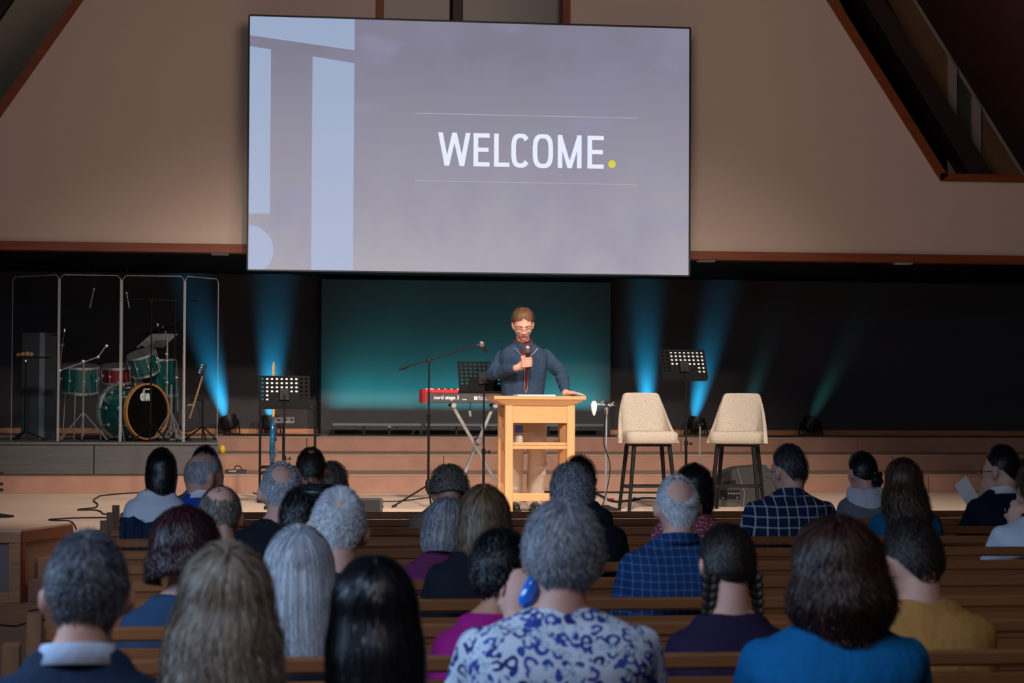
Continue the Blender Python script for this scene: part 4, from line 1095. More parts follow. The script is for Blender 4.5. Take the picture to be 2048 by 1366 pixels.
# right side cymbal stand
cs = thing('cymbal_stand', 'chrome cymbal stand at the right of the drum kit', 'cymbal stand', (pt(333, 860, 1.1).x, YD+1.1, PT))
def cl2(px, py, dy=1.1): return pt(px, py, dy)-cs.location
cyl_stand(cs, 0, 0, cl2(333, 675).z, .26, ang=15)
MB().tube([cl2(333, 676), cl2(331, 664), cl2(325, 652)], .007, 8).build('boom_tip', m_chr, cs)
for py in (708, 722, 765): MB().ell(cl2(333, py), (.024, .02, .018), n=8, k=6).build('collar', m_chr, cs)
cymbal('crash_cymbal', 'dark crash cymbal tilted above the chrome stand right of the kit', pt(318, 658, 1.1), (-.30, -.12, 1), .20, m_dbronze)
cymbal('ride_cymbal', 'flat dark cymbal just above the green rack tom', pt(284, 697, 1.60), (-.05, -.06, 1), .155, m_dbronze)
rs = thing('ride_stand', 'thin chrome rod stand under the flat cymbal above the rack tom', 'cymbal stand', (pt(284, 860, 1.60).x, YD+1.60, PT)); cyl_stand(rs, 0, 0, pt(284, 698, 1.60).z-PT, .22, ang=40, braces=False)
# music sheet for the drummer, seen from behind
ms = thing('drummer_music_stand', 'black music stand with a tilted grey folder behind the rack tom', 'music stand', (pt(312, 860, 1.6).x, YD+1.6, PT))
def ml(px, py, dy=1.6): return pt(px, py, dy)-ms.location
q4 = [ml(271, 696), ml(325, 696, 1.55), ml(356, 668, 1.75), ml(303, 668, 1.8)]
k = MB(); k.add([q4[0], q4[1], q4[2], q4[3]] + [p+Vector((0, .012, .004)) for p in q4], [(0, 1, 2, 3), (7, 6, 5, 4), (0, 4, 5, 1), (1, 5, 6, 2), (2, 6, 7, 3), (3, 7, 4, 0)])
m_gfold = mk('grey_folder', (150, 148, 146), .6, var=.08); k.build('folder', m_gfold, ms, smooth=False)
MB().tube([q4[0]+Vector((0, -.01, -.004)), q4[1]+Vector((0, -.01, -.004))], .008, 6).build('ledge', m_bm, ms)
mid = (q4[0]+q4[1]+q4[2]+q4[3])/4
MB().tube([mid-Vector((0, .015, 0)), Vector((mid.x, mid.y-.03, mid.z-.08)), Vector((0, 0, .5)), Vector((0, 0, .06))], .009, 8).build('pole', m_bm, ms); tripod(ms, 0, 0, 0, .22, 30, m=m_bm)
# tall black stands with overhead microphones
for (px, ptop, dy, lab) in ((301, 604, .40, 'tall black stand in front of the bass drum with an overhead boom'), (348, 602, .9, 'tall black stand at the right of the drum kit')):
    r_ = thing('overhead_microphone_stand', lab, 'microphone stand', (pt(px, 860, dy).x, YD+dy, PT), 0, 'tall overhead stands inside the drum shield')
    h = pt(px, ptop, dy).z-PT
    pole('lower_pole', (0, 0, .1), (0, 0, h*.55), .011, m_bm, r_); pole('upper_pole', (0, 0, h*.54), (0, 0, h), .007, m_bm, r_)
    MB().lathe([(.016, -.03), (.016, .03)], (0, 0, h*.55), n=12).build('collar', m_bm, r_); tripod(r_, 0, 0, 0, .20, 30, h=.2)
    MB().ell((0, 0, h), (.02, .03, .02)).build('swivel_clamp', m_bp2, r_)
    a = pt(px-52, 598, dy)-r_.location; b = pt(px+48, 602, dy)-r_.location; MB().tube([a, b], .006, 8).build('boom_arm', m_bm, r_)
for (px, py, px2, py2, lab) in ((188, 578, 180, 613, 'thin silver microphone hanging over the left of the drum kit'), (253, 586, 258, 614, 'thin silver microphone hanging behind the middle shield hinge')):
    a = pt(px, py, 1.0); b = pt(px2, py2, 1.0); r_ = thing('overhead_microphone', lab, 'microphone', a, 0, 'overhead microphones of the drum kit')
    MB().tube([(0, 0, 0), b-a], .006, 8).build('body', m_alu, r_); MB().ell(b-a, (.012, .012, .018)).build('capsule', m_mesh, r_); MB().ell((0, 0, 0), .014).build('clip', m_chr, r_)
    MB().tube(bez([(0, 0, .0), (.02, 0, .04), (.0, .0, pt(px, 540, 1.0).z-a.z+.2), (0, 0, zs-a.z)]), .002, 5).build('lead', m_bm, r_)
# kick pedal / hi-hat hardware heap at right
r_ = thing('hi_hat_stand', 'chrome hi-hat stand with folded legs right of the bass drum', 'cymbal stand', (pt(342, 868, .7).x, YD+.7, PT))
cyl_stand(r_, 0, 0, .62, .20, ang=50); MB().bar((.02, -.16, .02), (.10, .04, .05), .07, .012).build('pedal', m_chr, r_)
MB().bar((.12, -.20, .03), (-.02, -.05, .16), .02, .008).build('brace', m_chr, r_)
# percussion table at far left
pt_ = thing('percussion_stand', 'black stand with small tray of shakers at the far left inside the shield', 'stand', (pt(50, 862, .85).x, YD+.85, PT))
h = pt(50, 716, .85).z-PT
pole('pole', (0, 0, .08), (0, 0, h), .009, m_bm, pt_); tripod(pt_, 0, 0, 0, .22, 10, h=.10)
MB().box((.08, 0, h+.006), (.36, .16, .012), ch=.003).build('tray', m_bm, pt_)
MB().lathe([(.02, -.04), (.014, .0)], (0, 0, h), n=12).build('mounting_socket', m_chr, pt_)
m_nat = mk('natural_wood_shaker', (206, 160, 112), .5, var=.1)
for i, (dx, s_) in enumerate(((-.08, .024), (-.03, .03), (.02, .034), (.06, .03))):
    o = MB().ell((0, 0, 0), (s_, s_, s_*.9)).build('shaker', m_nat); o.location = (pt_.location.x+dx, pt_.location.y-.01*i, PT+h+.012+s_*.9)
    tag(o, ['small round wooden shaker at the left end of the tray', 'wooden shaker second from left on the tray', 'largest round wooden shaker on the tray', 'wooden shaker at the right of the row on the tray'][i], 'shaker', 'shakers on the percussion tray')
# bass guitar on a stand at right, inside the shield
bg = thing('bass_guitar', 'brown bass guitar leaning on its stand at the right end of the shield', 'guitar', (pt(385, 868, .9).x, YD+.9, PT))
def gl2(px, py, dy=.9): return pt(px, py, dy)-bg.location
m_bgn = wood('bass_neck', (190, 150, 104), .4, axis=2); m_bgb = mk('dark_bass_body', (52, 38, 28), .3, var=.2, coat=.5)
a = gl2(379, 838); b = gl2(405, 752); hd = gl2(413, 728)
MB().bar(a, b, .05, .022, ch=.006).build('neck', m_bgn, bg)
MB().bar(b, hd, .065, .016, ch=.005).build('headstock', m_bgb, bg)
dn = (b-a).normalized(); sd = Vector((dn.z, 0, -dn.x))
out = []
for i in range(36):
    t_ = 2*PI*i/36; out.append((math.cos(t_)*(.115+.02*math.cos(2*t_+.6)), math.sin(t_)*(.17)))
bc = a-dn*.02
bc.z = max(bc.z, .26)
k = MB(); k.loft([[bc+sd*p[0]*s_+dn*p[1]*s_+Vector((0, y, 0)) for p in out] for y, s_ in ((-.02, .93), (-.012, 1), (.012, 1), (.02, .93))]); k.build('body', m_bgb, bg)
for i in range(4): 
    p = b+(hd-b)*(.2+.2*i); MB().ell(p-sd*.045, (.016, .006, .012), n=8, k=6).build('tuning_peg', m_chr, bg)
gs = thing('bass_stand', 'black folding stand holding the bass guitar', 'guitar stand', (pt(405, 868, 1.05).x, YD+1.05, PT))
hh_ = pt(405, 800, 1.05).z-PT
k = MB(); k.tube([(0, 0, .02), (0, 0, hh_)], .009, 8); k.build('upright', m_bm, gs); MB().tube([(0, 0, hh_), (-.14, -.1, hh_)], .007, 8).build('neck_yoke', m_bm, gs); tripod(gs, 0, 0, 0, .2, 40, h=.15)
# dark grey board with a paler upright strip, left behind the shield
r_ = thing('grey_panel', 'dark grey board with a pale upright strip behind the percussion tray', 'panel', (pt(42, 860, 1.9).x, YD+1.9, PT))
wq = pt(112, 700, 1.9).x-pt(42, 700, 1.9).x; hq = pt(42, 665, 1.9).z-PT
m_dboard = mk('dark_grey_board', (44, 46, 52), .6, var=.05); MB().box((wq/2, .02, hq/2), (wq, .04, hq), ch=.004).build('board', m_dboard, r_)
x0 = pt(79, 700, 1.88).x-r_.location.x; MB().box((x0+.03, -.006, hq/2), (.06, .012, hq)).build('edge_strip', mk('pale_strip', (120, 124, 140), .6), r_)

# ------------------------------------------------------------------ cables
def cable(name, label, pts, rad=.008, group=None, m=None, sm=6):
    P_ = []
    for p in pts: P_.append(at_Z(p[0], p[1], (p[2] if len(p) > 2 else HS)+rad))
    o = MB().tube(bez(P_, sm), rad, 6).build(name, m or m_rub); return tag(o, label, 'cable', group)
G_ = 'cables on the stage floor'
cable('stage_cable', 'black cable looping across the left of the stage towards the white top woman', [(330, 985), (262, 986), (205, 991), (196, 994), (187, 1001), (195, 1008), (190, 1015), (162, 1018), (158, 1020), (190, 1020), (203, 1024), (208, 1028), (240, 1030)], .007, G_)
cable('stage_cable', 'black cable crossing the left stage edge and hanging over it by the stage corner', [(330, 1036), (235, 1035), (150, 1036), (100, 1039), (112, 1041), (138, 1042), (148, 1049), (152, 1058)], .007, G_)
r_ = thing('coiled_cable', 'black coil of cable in front of the drum platform', 'cable', at_Z(268, 984, HS))
for i in range(4):
    MB().tube(arc((.01*i, .01*i, .012+.018*i), .17-.012*i, 0, 2*PI, 22), .009, 6).build('loop', m_rub, r_)
cable('stage_cable', 'thin black cable winding on the stage right of the blue vest man', [(455, 985), (492, 976), (468, 955), (478, 968), (520, 990), (560, 984), (600, 990)], .006, G_)
cable('stage_cable', 'long black cable lying from the boom stand towards the left', [(693, 955), (735, 965), (745, 978), (700, 981), (760, 981), (830, 978)], .006, G_)
cable('stage_cable', 'thin black cable running from the small monitor to the boom stand', [(766, 1003), (800, 1002), (850, 996), (900, 990), (960, 992)], .006, G_)
cable('stage_cable', 'thick black cable along the foot of the first step behind the podium', [(690, 982), (900, 983), (1150, 984), (1300, 985), (1420, 986)], .011, G_)
cable('stage_cable', 'bundle of black cables beside the round stand base, left of the stool', [(1190, 985), (1225, 1002), (1258, 1001), (1290, 996), (1330, 998)], .012, G_)
cable('stage_cable', 'thin black cable along the stage foot at the far right behind the hooded woman', [(1500, 985), (1650, 983), (1800, 983), (1960, 984), (2048, 984)], .005, G_)
cable('power_cable', 'black power cable at the foot of the back wall left of the backdrop', [(447, 869, L3), (520, 870, L3), (600, 871, L3), (640, 871, L3)], .010)
cable('power_cable', 'black power cable in front of the wash light bars', [(655, 869, L3), (800, 870, L3), (1000, 871, L3), (1230, 872, L3)], .008)
cable('power_cable', 'thin black power cable between the two right-hand uplighters', [(1530, 872, L3), (1560, 873, L3), (1590, 872, L3), (1612, 871, L3)], .006)
cable('floor_cable', 'thin black cable on the floor left of the aisle end of the pews', [(0, 1250, 0), (30, 1252, 0), (45, 1248, 0), (62, 1245, 0)], .006)
cable('floor_cable', 'looped black cable on the floor beside the grey-haired suit man', [(58, 1222, 0), (84, 1218, 0), (86, 1224, 0), (60, 1226, 0), (70, 1236, 0), (90, 1240, 0)], .006)
r_ = MB().lathe([(.03, 0), (.035, .02), (.02, .03)], at_Z(1218, 1001, HS)-Vector((0, .12, 0)), n=14).build('red_plug', mk('red_plastic', (220, 40, 50), .4)); tag(r_, 'small red plug lying in front of the round stand base', 'plug')
r_ = MB().box(at_Z(1268, 1001, HS)+Vector((0, -.02, .018)), (.035, .05, .03), ch=.006).build('blue_plug', mk('blue_connector', (30, 120, 200), .4)); tag(r_, 'small blue connector on the cable bundle left of the stool legs', 'plug')
r_ = thing('stage_box', 'small silver junction box on the first step, right of the blue vest man', 'junction box', (X_at(472, YS1+.4, 940), YS1+.4, L1))
MB().box((0, 0, .02), (.22, .08, .04), ch=.004).build('case', m_bp2, r_); MB().box((-.04, -.042, .022), (.08, .006, .02)).build('plate', m_chr, r_); MB().tube(arc((.02, 0, .04), .04, 0, PI, 10, lambda a, c, q_: Vector((c[0]+q_*math.cos(a), c[1], c[2]+q_*math.sin(a)))), .006, 6).build('handle', m_bm, r_)
r_ = MB().ell(Vector((X_at(445, YS2+.12, 905), YS2+.12, L2+.05)), (.035, .03, .05)).build('yellow_plug', mk('yellow_plastic', (220, 190, 40), .4)); tag(r_, 'yellow plug at the right end of the drum platform', 'plug')
# stand cut by the left edge of the frame
YE = SF+.8
r_ = thing('edge_microphone_stand', 'black microphone stand cut off by the left edge of the picture', 'microphone stand', (X_at(0, YE, 980)-.01, YE, HS))
h = Z_at(0, 968, YE)-HS
pole('pole', (0, 0, .03), (0, 0, h+.12), .008, m_bm, r_); MB().lathe([(.13, 0), (.13, .012), (.02, .03)], (0, 0, 0), n=20).build('round_base', m_rub, r_)
for z in (h+.09, h+.0, h-.05): MB().box((.02, 0, z), (.035, .03, .025), ch=.005).build('clip', m_bp2, r_)
# ------------------------------------------------------------------ people
def skinmat(name, rgb):
    t = NT(name); c = s2l(rgb); f = t.noise(t.coord('Object'), 9, 4)
    t.l(t.mix(f, tuple(x*.86 for x in c), tuple(min(1, x*1.12) for x in c)), t.b.inputs['Base Color'])
    t.b.inputs['Roughness'].default_value = .55; t.b.inputs['Subsurface Weight'].default_value = .08
    t.b.inputs['Subsurface Radius'].default_value = (.02, .008, .004); t.b.inputs['Specular IOR Level'].default_value = .35
    MATS[name] = t.m; return t.m
SK_A = skinmat('skin_fair', (214, 160, 140)); SK_B = skinmat('skin_pink', (212, 158, 140)); SK_C = skinmat('skin_light_brown', (186, 128, 102))
def hairmat(name, cols, rough=.45):
    """strand colours picked by each strand's own random value"""
    if name in MATS: return MATS[name]
    t = NT(name); a = t.new('ShaderNodeAttribute'); a.attribute_name = 'tone'
    cr = t.new('ShaderNodeValToRGB'); t.l(a.outputs['Fac'], cr.inputs[0])
    els = cr.color_ramp.elements
    while len(els) < len(cols): els.new(.5)
    for i, c in enumerate(cols): els[i].position = i/(len(cols)-1); els[i].color = s2l(c)+(1,)
    t.l(cr.outputs[0], t.b.inputs['Base Color']); t.b.inputs['Roughness'].default_value = rough
    t.b.inputs['Specular IOR Level'].default_value = .5; t.b.inputs['Anisotropic'].default_value = .4
    MATS[name] = t.m; return t.m
H_BLACK = hairmat('hair_black', [(10, 10, 13), (20, 19, 24), (38, 36, 44)], .35)
H_WHITE = hairmat('hair_white', [(150, 148, 152), (200, 200, 206), (235, 235, 240)])
H_GREY = hairmat('hair_grey', [(70, 70, 76), (130, 130, 138), (190, 190, 198)])
H_DGREY = hairmat('hair_dark_grey', [(26, 26, 30), (58, 58, 66), (130, 130, 140)])
H_SALT = hairmat('hair_salt_brown', [(58, 48, 42), (110, 98, 90), (170, 160, 152)])
H_BLONDE = hairmat('hair_dark_blonde', [(70, 54, 44), (128, 108, 92), (190, 174, 156)])
H_HIGHL = hairmat('hair_highlighted_brown', [(54, 36, 26), (96, 68, 46), (160, 132, 104)])
H_SILVER = hairmat('hair_silver', [(120, 120, 126), (165, 166, 174), (215, 216, 224)])
H_MAROON = hairmat('hair_dark_maroon', [(22, 10, 12), (48, 20, 24), (80, 40, 48)], .4)
H_AUBURN = hairmat('hair_dark_auburn', [(28, 14, 12), (54, 28, 22), (84, 46, 38)], .45)
H_BROWN = hairmat('hair_brown', [(36, 24, 18), (66, 46, 34), (104, 76, 58)], .45)
H_DBROWN = hairmat('hair_dark_brown', [(20, 15, 14), (38, 28, 25), (66, 52, 46)], .45)
H_SPK = hairmat('hair_speaker_brown', [(66, 42, 28), (116, 80, 54), (170, 126, 88)], .5)
def cloth(name, rgb, rough=.85, var=.1, bump=.35, scale=5, sheen=.15):
    if name in MATS: return MATS[name]
    t = NT(name); c = s2l(rgb); v = t.coord('Object')
    f = t.noise(v, scale, 3)
    t.l(t.mix(f, tuple(x*(1-var) for x in c), tuple(min(1, x*(1+var)) for x in c)), t.b.inputs['Base Color'])
    t.b.inputs['Roughness'].default_value = rough; t.b.inputs['Specular IOR Level'].default_value = .2
    h = t.noise(t.coord('Object', (1, 1, .55), (.3, .2, .5)), 7, 3, .55)
    t.bump(h, bump, .05)
    MATS[name] = t.m; return t.m
def plaid(name, base, line, n=9, w=.12, alt=None, gap=.105):
    t = NT(name); v = t.coord('Object'); sep = t.new('ShaderNodeSeparateXYZ'); t.l(v, sep.inputs[0])
    nz = t.noise(v, 4, 2)
    ux = t.math('ADD', sep.outputs[0], t.math('MULTIPLY', nz, .03)); uz = t.math('ADD', sep.outputs[2], t.math('MULTIPLY', nz, .03))
    def ln(u, per, wd):
        fr = t.math('FRACT', t.math('ADD', t.math('DIVIDE', u, per), 50.0))
        d = t.math('ABSOLUTE', t.math('SUBTRACT', fr, .5))
        return t.math('LESS_THAN', d, wd/2)
    a = ln(ux, gap, w); b = ln(uz, gap, w)
    s = t.math('MULTIPLY', t.math('ADD', a, b), .5)
    col_ = t.mix(s, s2l(base), s2l(line))
    if alt:
        c2 = ln(t.math('ADD', ux, gap/2), gap, w*4.2); col_ = t.mix(t.math('MULTIPLY', c2, .55), col_, s2l(alt))
        both = t.math('MAXIMUM', a, b); col_ = t.mix(t.math('MULTIPLY', both, .6), col_, s2l(line))
    t.l(col_, t.b.inputs['Base Color']); t.b.inputs['Roughness'].default_value = .9; t.b.inputs['Specular IOR Level'].default_value = .15
    t.bump(t.noise(v, 8, 2), .3, .04); MATS[name] = t.m; return t.m
def floral():
    t = NT('floral_blouse'); v = t.coord('Object')
    wv = t.new('ShaderNodeTexNoise'); wv.inputs['Scale'].default_value = 9; t.l(v, wv.inputs['Vector'])
    ad = t.new('ShaderNodeVectorMath', operation='MULTIPLY_ADD'); t.l(wv.outputs['Color'], ad.inputs[0]); ad.inputs[1].default_value = (.07, .07, .07); t.l(v, ad.inputs[2])
    vo = t.new('ShaderNodeTexVoronoi', feature='F1'); vo.inputs['Scale'].default_value = 31; t.l(ad.outputs[0], vo.inputs['Vector'])
    ring = t.math('ABSOLUTE', t.math('SUBTRACT', vo.outputs['Distance'], .42)); cres = t.math('LESS_THAN', ring, .15)
    sepc = t.new('ShaderNodeSeparateColor'); t.l(vo.outputs['Color'], sepc.inputs[0])
    n3 = t.noise(v, 24, 2); cut = t.math('GREATER_THAN', n3, .47)
    navy = t.math('MULTIPLY', cres, cut)
    vo2 = t.new('ShaderNodeTexVoronoi', feature='F1'); vo2.inputs['Scale'].default_value = 44; t.l(ad.outputs[0], vo2.inputs['Vector'])
    r2 = t.math('LESS_THAN', t.math('ABSOLUTE', t.math('SUBTRACT', vo2.outputs['Distance'], .36)), .06)
    c = t.mix(t.math('MULTIPLY', r2, t.math('LESS_THAN', n3, .5)), s2l((206, 212, 226)), s2l((110, 150, 178)))
    navyc = t.mix(sepc.outputs[0], s2l((36, 40, 96)), s2l((62, 82, 168)))
    c = t.mix(navy, c, navyc)
    t.l(c, t.b.inputs['Base Color']); t.b.inputs['Roughness'].default_value = .9; t.b.inputs['Specular IOR Level'].default_value = .15
    t.bump(t.noise(v, 6, 2), .3, .04); return t.m
def dotted():
    t = NT('pink_dotted_blouse'); v = t.coord('Object')
    vo = t.new('ShaderNodeTexVoronoi', feature='F1'); vo.inputs['Scale'].default_value = 58; vo.inputs['Randomness'].default_value = .5; t.l(v, vo.inputs['Vector'])
    d = t.math('LESS_THAN', vo.outputs['Distance'], .32)
    t.l(t.mix(d, s2l((150, 62, 84)), s2l((226, 180, 190))), t.b.inputs['Base Color']); t.b.inputs['Roughness'].default_value = .9
    return t.m

def RX(a): return Matrix.Rotation(a, 3, 'X')
def head_matrix(turn, nod, tilt):   # local: +Y face direction
    return Matrix.Rotation(turn, 3, 'Z') @ Matrix.Rotation(-nod, 3, 'X') @ Matrix.Rotation(tilt, 3, 'Y')
def ring(cx, cy, z, rx, ry, n=20, p=2.3):
    out = []
    for i in range(n):
        a = 2*PI*i/n; c, s = math.cos(a), math.sin(a)
        out.append(Vector((cx+rx*math.copysign(abs(c)**(2/p), c), cy+ry*math.copysign(abs(s)**(2/p), s), z)))
    return out
def torso(k, H, nb, W, fat, infl, z0=.42, top=.05, hip=True):
    """H shoulder height, nb (x,y) of the neck base, W half shoulder width"""
    def cxy(z):
        t_ = min(1, max(0, (z-.5)/(H-.5))); b = math.sin(t_*PI)*-.02
        return nb[0]*t_**1.2, nb[1]*t_**1.3 + b
    L = []
    for z, rx, ry in ((z0, .15, .12), (.46, .175, .145), (.55, .172, .15), (.68, .158, .14), (H-.30, .165, .135), (H-.20, .178, .137), (H-.11, W*.90, .13), (H-.06, W*.88, .112), (H-.03, W*.78, .095), (H-.002, W*.56, .078), (H+.02, .105, .066), (H+top, .066, .062)):
        if z < z0: continue
        f_ = fat if z < H-.02 else 1
        x, y = cxy(z); L.append(ring(x, y, z, rx*(f_ if rx < .2 else 1)+infl, ry*f_+infl, 22))
    k.loft(L)
    return cxy
def hand(k, wrist, d, nrm, L=.18, curl=.5, side=1, spread=.12, r=.0085):
    """palm and five separate fingers; d along the hand, nrm out of the back of the hand; side = thumb side sign along d x nrm"""
    d = Vector(d).normalized(); nrm = Vector(nrm); nrm = (nrm-d*nrm.dot(d)).normalized(); s = d.cross(nrm)*side; w_ = Vector(wrist)
    s_ = L/.185
    rot = Matrix((s, d, nrm)).transposed()
    k.ell(w_+d*.048*s_, (.041*s_, .055*s_, .017*s_), rot, n=14, k=9)
    k.caps(w_-d*.01, .024*s_, w_+d*.03*s_, .022*s_)
    lens = (.075, .083, .077, .060)
    for i, ln in enumerate(lens):
        o = (1.5-i)*.0205*s_
        a = w_ + s*o + d*(.082-.004*abs(i-1))*s_
        seg = [a-d*.02*s_, a]; ang = 0; dd = d
        for q_, fl in ((.42, .55), (.32, .9), (.26, .6)):
            ang += curl*fl
            dir_ = (d*math.cos(ang) - nrm*math.sin(ang) + s*(1.5-i)*spread*.25).normalized()
            seg.append(seg[-1]+dir_*ln*q_*s_)
        k.chain(seg, [r*1.12*s_, r*1.08*s_, r*.98*s_, r*.92*s_, r*.8*s_], 8)
    a = w_ + s*.022*s_ + d*.018*s_ - nrm*.004
    b = a + (s*.75+d*.65-nrm*.25).normalized()*.042*s_
    c = b + (s*.25+d*.9-nrm*(.35+curl*.3)).normalized()*.032*s_
    e = c + (s*-.05+d*.85-nrm*(.45+curl*.4)).normalized()*.027*s_
    k.chain([a, b, c, e], [.015*s_, .0125*s_, .0105*s_, .009*s_], 8)
def remesh(o, vox, smooth=4, extra=None):
    m = o.modifiers.new('remesh', 'REMESH'); m.mode = 'VOXEL'; m.voxel_size = vox; m.use_smooth_shade = True
    m = o.modifiers.new('smooth', 'SMOOTH'); m.factor = .5; m.iterations = smooth

def hair_mesh(name, mat, parent, Hc, M, K, style, nstr, seed, width=.0028):
    """hair laid strand by strand over the skull; style: dict
    back/side/front: length below the skull's widest level (m) or coverage; prof: [(drop, mult)] ; bald: polar start"""
    rg = np.random.RandomState(seed)
    RXh, RYh, RZh = .083*K, .102*K, .112*K
    lift = style.get('lift', .008)*K; bald = style.get('bald', 0.0); prof = style.get('prof', [(0, 1.0), (.1, .8)])
    wave = style.get('wave', .0); mess = style.get('mess', .003); back, sidel, front = style['back'], style['side'], style['front']
    yoff = style.get('yoff', 0.0); part = style.get('part', 0); pcx, pcz = 0, .012*K
    pd = np.array([p[0] for p in prof]); pm = np.array([p[1] for p in prof])
    crown = style.get('crown', .45)   # tilt of the pole to the back
    TH = style.get('theq', 1.62)
    def limit(phi):     # total path: polar angle + drop/const
        a = np.abs(phi)  # 0 back .. pi front
        ax_ = style.get('ear', 1.55)
        t1 = np.clip(a/ax_, 0, 1)
        drop = back*(1-t1**style.get('pw', 3)) + sidel*t1**style.get('pw', 3)
        tf = np.clip((a-ax_)/(PI-ax_), 0, 1)
        thmax = TH*(1-tf) + front*tf + tf*(.045*np.sin(phi*7+1)+.04*np.sin(phi*17+2)+.03*np.sin(phi*41))
        drop = np.where(a > ax_, sidel*np.clip(1-tf*style.get('sidecut', 4), 0, 1), drop)
        return thmax, drop
    LS = .10*K
    def pos(phi, v, lf, dev):
        """v: 0..1 polar fraction to the limit, 1..2 drop fraction"""
        thm, dr = limit(phi)
        vv = np.clip(v, 0, 1); th = thm*vv
        # shrink the pole to the crown: rotate direction backwards
        x = np.sin(th)*np.sin(phi); y = -np.sin(th)*np.cos(phi); z = np.cos(th)
        ct, st = math.cos(crown), math.sin(crown)
        w_ = np.clip(np.cos(th*.9), 0, 1)**.7
        a = crown*w_
        y2 = y*np.cos(a) - z*np.sin(a); z2 = y*np.sin(a)*1.0 + z*np.cos(a)
        y, z = y2, z2
        d = np.clip(v-1, 0, 1)*dr
        ff = np.clip((np.abs(phi)-1.25)/.6, 0, 1)*vv**4
        lf = lf*(1-.95*ff) - .0055*K*ff
        if bald: lf = lf*np.clip((v-bald)/.22+.1, 0, 1)
        mult = np.interp(d, pd, pm)
        X = x*(RXh+lf)*mult; Y = y*(RYh+lf)*mult - yoff*np.clip(d/.2, 0, 1.6); Z = z*(RZh+lf) + pcz - d
        if wave: 
            X = X + wave*np.sin(d*style.get('wf', 50)+dev*9)*np.clip(d*12+.25, 0, 1); Y = Y + wave*np.cos(d*style.get('wf', 50)*.9+dev*7)*np.clip(d*12+.25, 0, 1)
        return np.stack([X, Y, Z], -1)
    verts = []; faces = []; tones = []
    # under-layer shell
    NP, NVs = 40, 16
    ph = np.linspace(-PI, PI, NP, endpoint=False)
    vmin = bald*1.12
    rows = []
    for j in range(NVs+1):
        v = vmin + (1.98-vmin)*j/NVs if style.get('drop_shell', True) else vmin+(1.0-vmin)*j/NVs
        bp = style.get('baldfront', 0)
        vv = np.full(NP, v)
        rows.append(pos(ph, vv, lift*.45, ph*0))
    base = np.concatenate(rows)
    for j in range(NVs):
        for i in range(NP):
            a = j*NP+i; b = j*NP+(i+1) % NP; faces.append((a, b, b+NP, a+NP))
    if vmin <= .001: pass
    verts.append(base); tones.append(np.full(len(base), .15)+.1*rg.rand(len(base)))
    off = len(base)
    # strands
    S = style.get('seg', 7)
    phi0 = rg.uniform(-PI, PI, nstr)
    if style.get('backonly', True):   # more strands where they are seen
        m_ = rg.rand(nstr) < .35; phi0 = np.where(m_, phi0*.6, phi0)
    thm, dr = limit(phi0)
    plen = thm*.10 + dr
    sl_ = style.get('slen', .05)*K*(.7+.6*rg.rand(nstr))
    thfrac = (thm*.10)/(plen+1e-6)
    s0 = bald*thfrac + rg.rand(nstr)**.9*(1-bald*thfrac)
    s0 = np.minimum(s0, 1-.25*sl_/np.maximum(plen, .02))
    if bald: s0 = np.where(rg.rand(nstr) < style.get('thin', .05), s0*rg.rand(nstr), s0)
    s1 = np.minimum(s0 + sl_/np.maximum(plen, .02), 1.0+style.get('ragged', .03)*rg.rand(nstr))
    if bald > 0: pass
    dphi = rg.normal(0, style.get('swirl', .05), nstr); dev = rg.rand(nstr)
    lfr = lift*(.55+.75*rg.rand(nstr)); tone = np.clip(rg.beta(2.2, 2.2, nstr) + style.get('tone', 0), 0, 1)
    clump = np.round(phi0*style.get('clump', 10))/style.get('clump', 10)
    P = []
    for q_ in range(S+1):
        f_ = q_/S; s_ = s0+(s1-s0)*f_
        v = np.where(s_ < thfrac, s_/np.maximum(thfrac, 1e-4), 1+(s_-thfrac)/np.maximum(1-thfrac, 1e-4))
        phi = phi0 + dphi*f_ + (clump-phi0)*style.get('clumpf', .25)*f_
        lf = lfr + mess*K*(f_**1.5)*(rg.rand(nstr)-.2)*2 - (.0 if f_ > .02 else lfr*.55)
        P.append(pos(phi, v, lf, dev))
    P = np.stack(P, 1)   # n,S+1,3
    cen = np.array([0, 0, 0.])
    T = np.gradient(P, axis=1); Nn = P - cen; 
    Bn = np.cross(T, Nn); Bn /= (np.linalg.norm(Bn, axis=2, keepdims=True)+1e-9)
    wd = width*K*np.linspace(1.0, .35, S+1)[None, :, None]*(.7+.7*rg.rand(nstr))[:, None, None]*style.get('w', 1)
    Lft = P-Bn*wd/2; Rgt = P+Bn*wd/2
    vs = np.stack([Lft, Rgt], 2).reshape(-1, 3)
    verts.append(vs); tones.append(np.repeat(tone, (S+1)*2))
    i0 = off + np.arange(nstr)[:, None]*(S+1)*2 + np.arange(S)[None, :]*2
    fs = np.stack([i0, i0+1, i0+3, i0+2], -1).reshape(-1, 4)
    V = np.concatenate(verts); F = np.concatenate([np.array(faces, dtype=int), fs]); TN = np.concatenate(tones)
    Mn = np.array(M); V = V @ Mn.T + np.array(Hc)
    me = bpy.data.meshes.new(name); me.vertices.add(len(V)); me.vertices.foreach_set('co', V.ravel())
    me.loops.add(F.size); me.loops.foreach_set('vertex_index', F.ravel()); me.polygons.add(len(F))
    me.polygons.foreach_set('loop_start', np.arange(0, F.size, 4)); me.update(calc_edges=True); me.validate()
    at = me.attributes.new('tone', 'FLOAT', 'POINT'); at.data.foreach_set('value', TN.astype(np.float32))
    me.polygons.foreach_set('use_smooth', [True]*len(me.polygons)); me.materials.append(mat)
    return link(bpy.data.objects.new(name, me), parent)

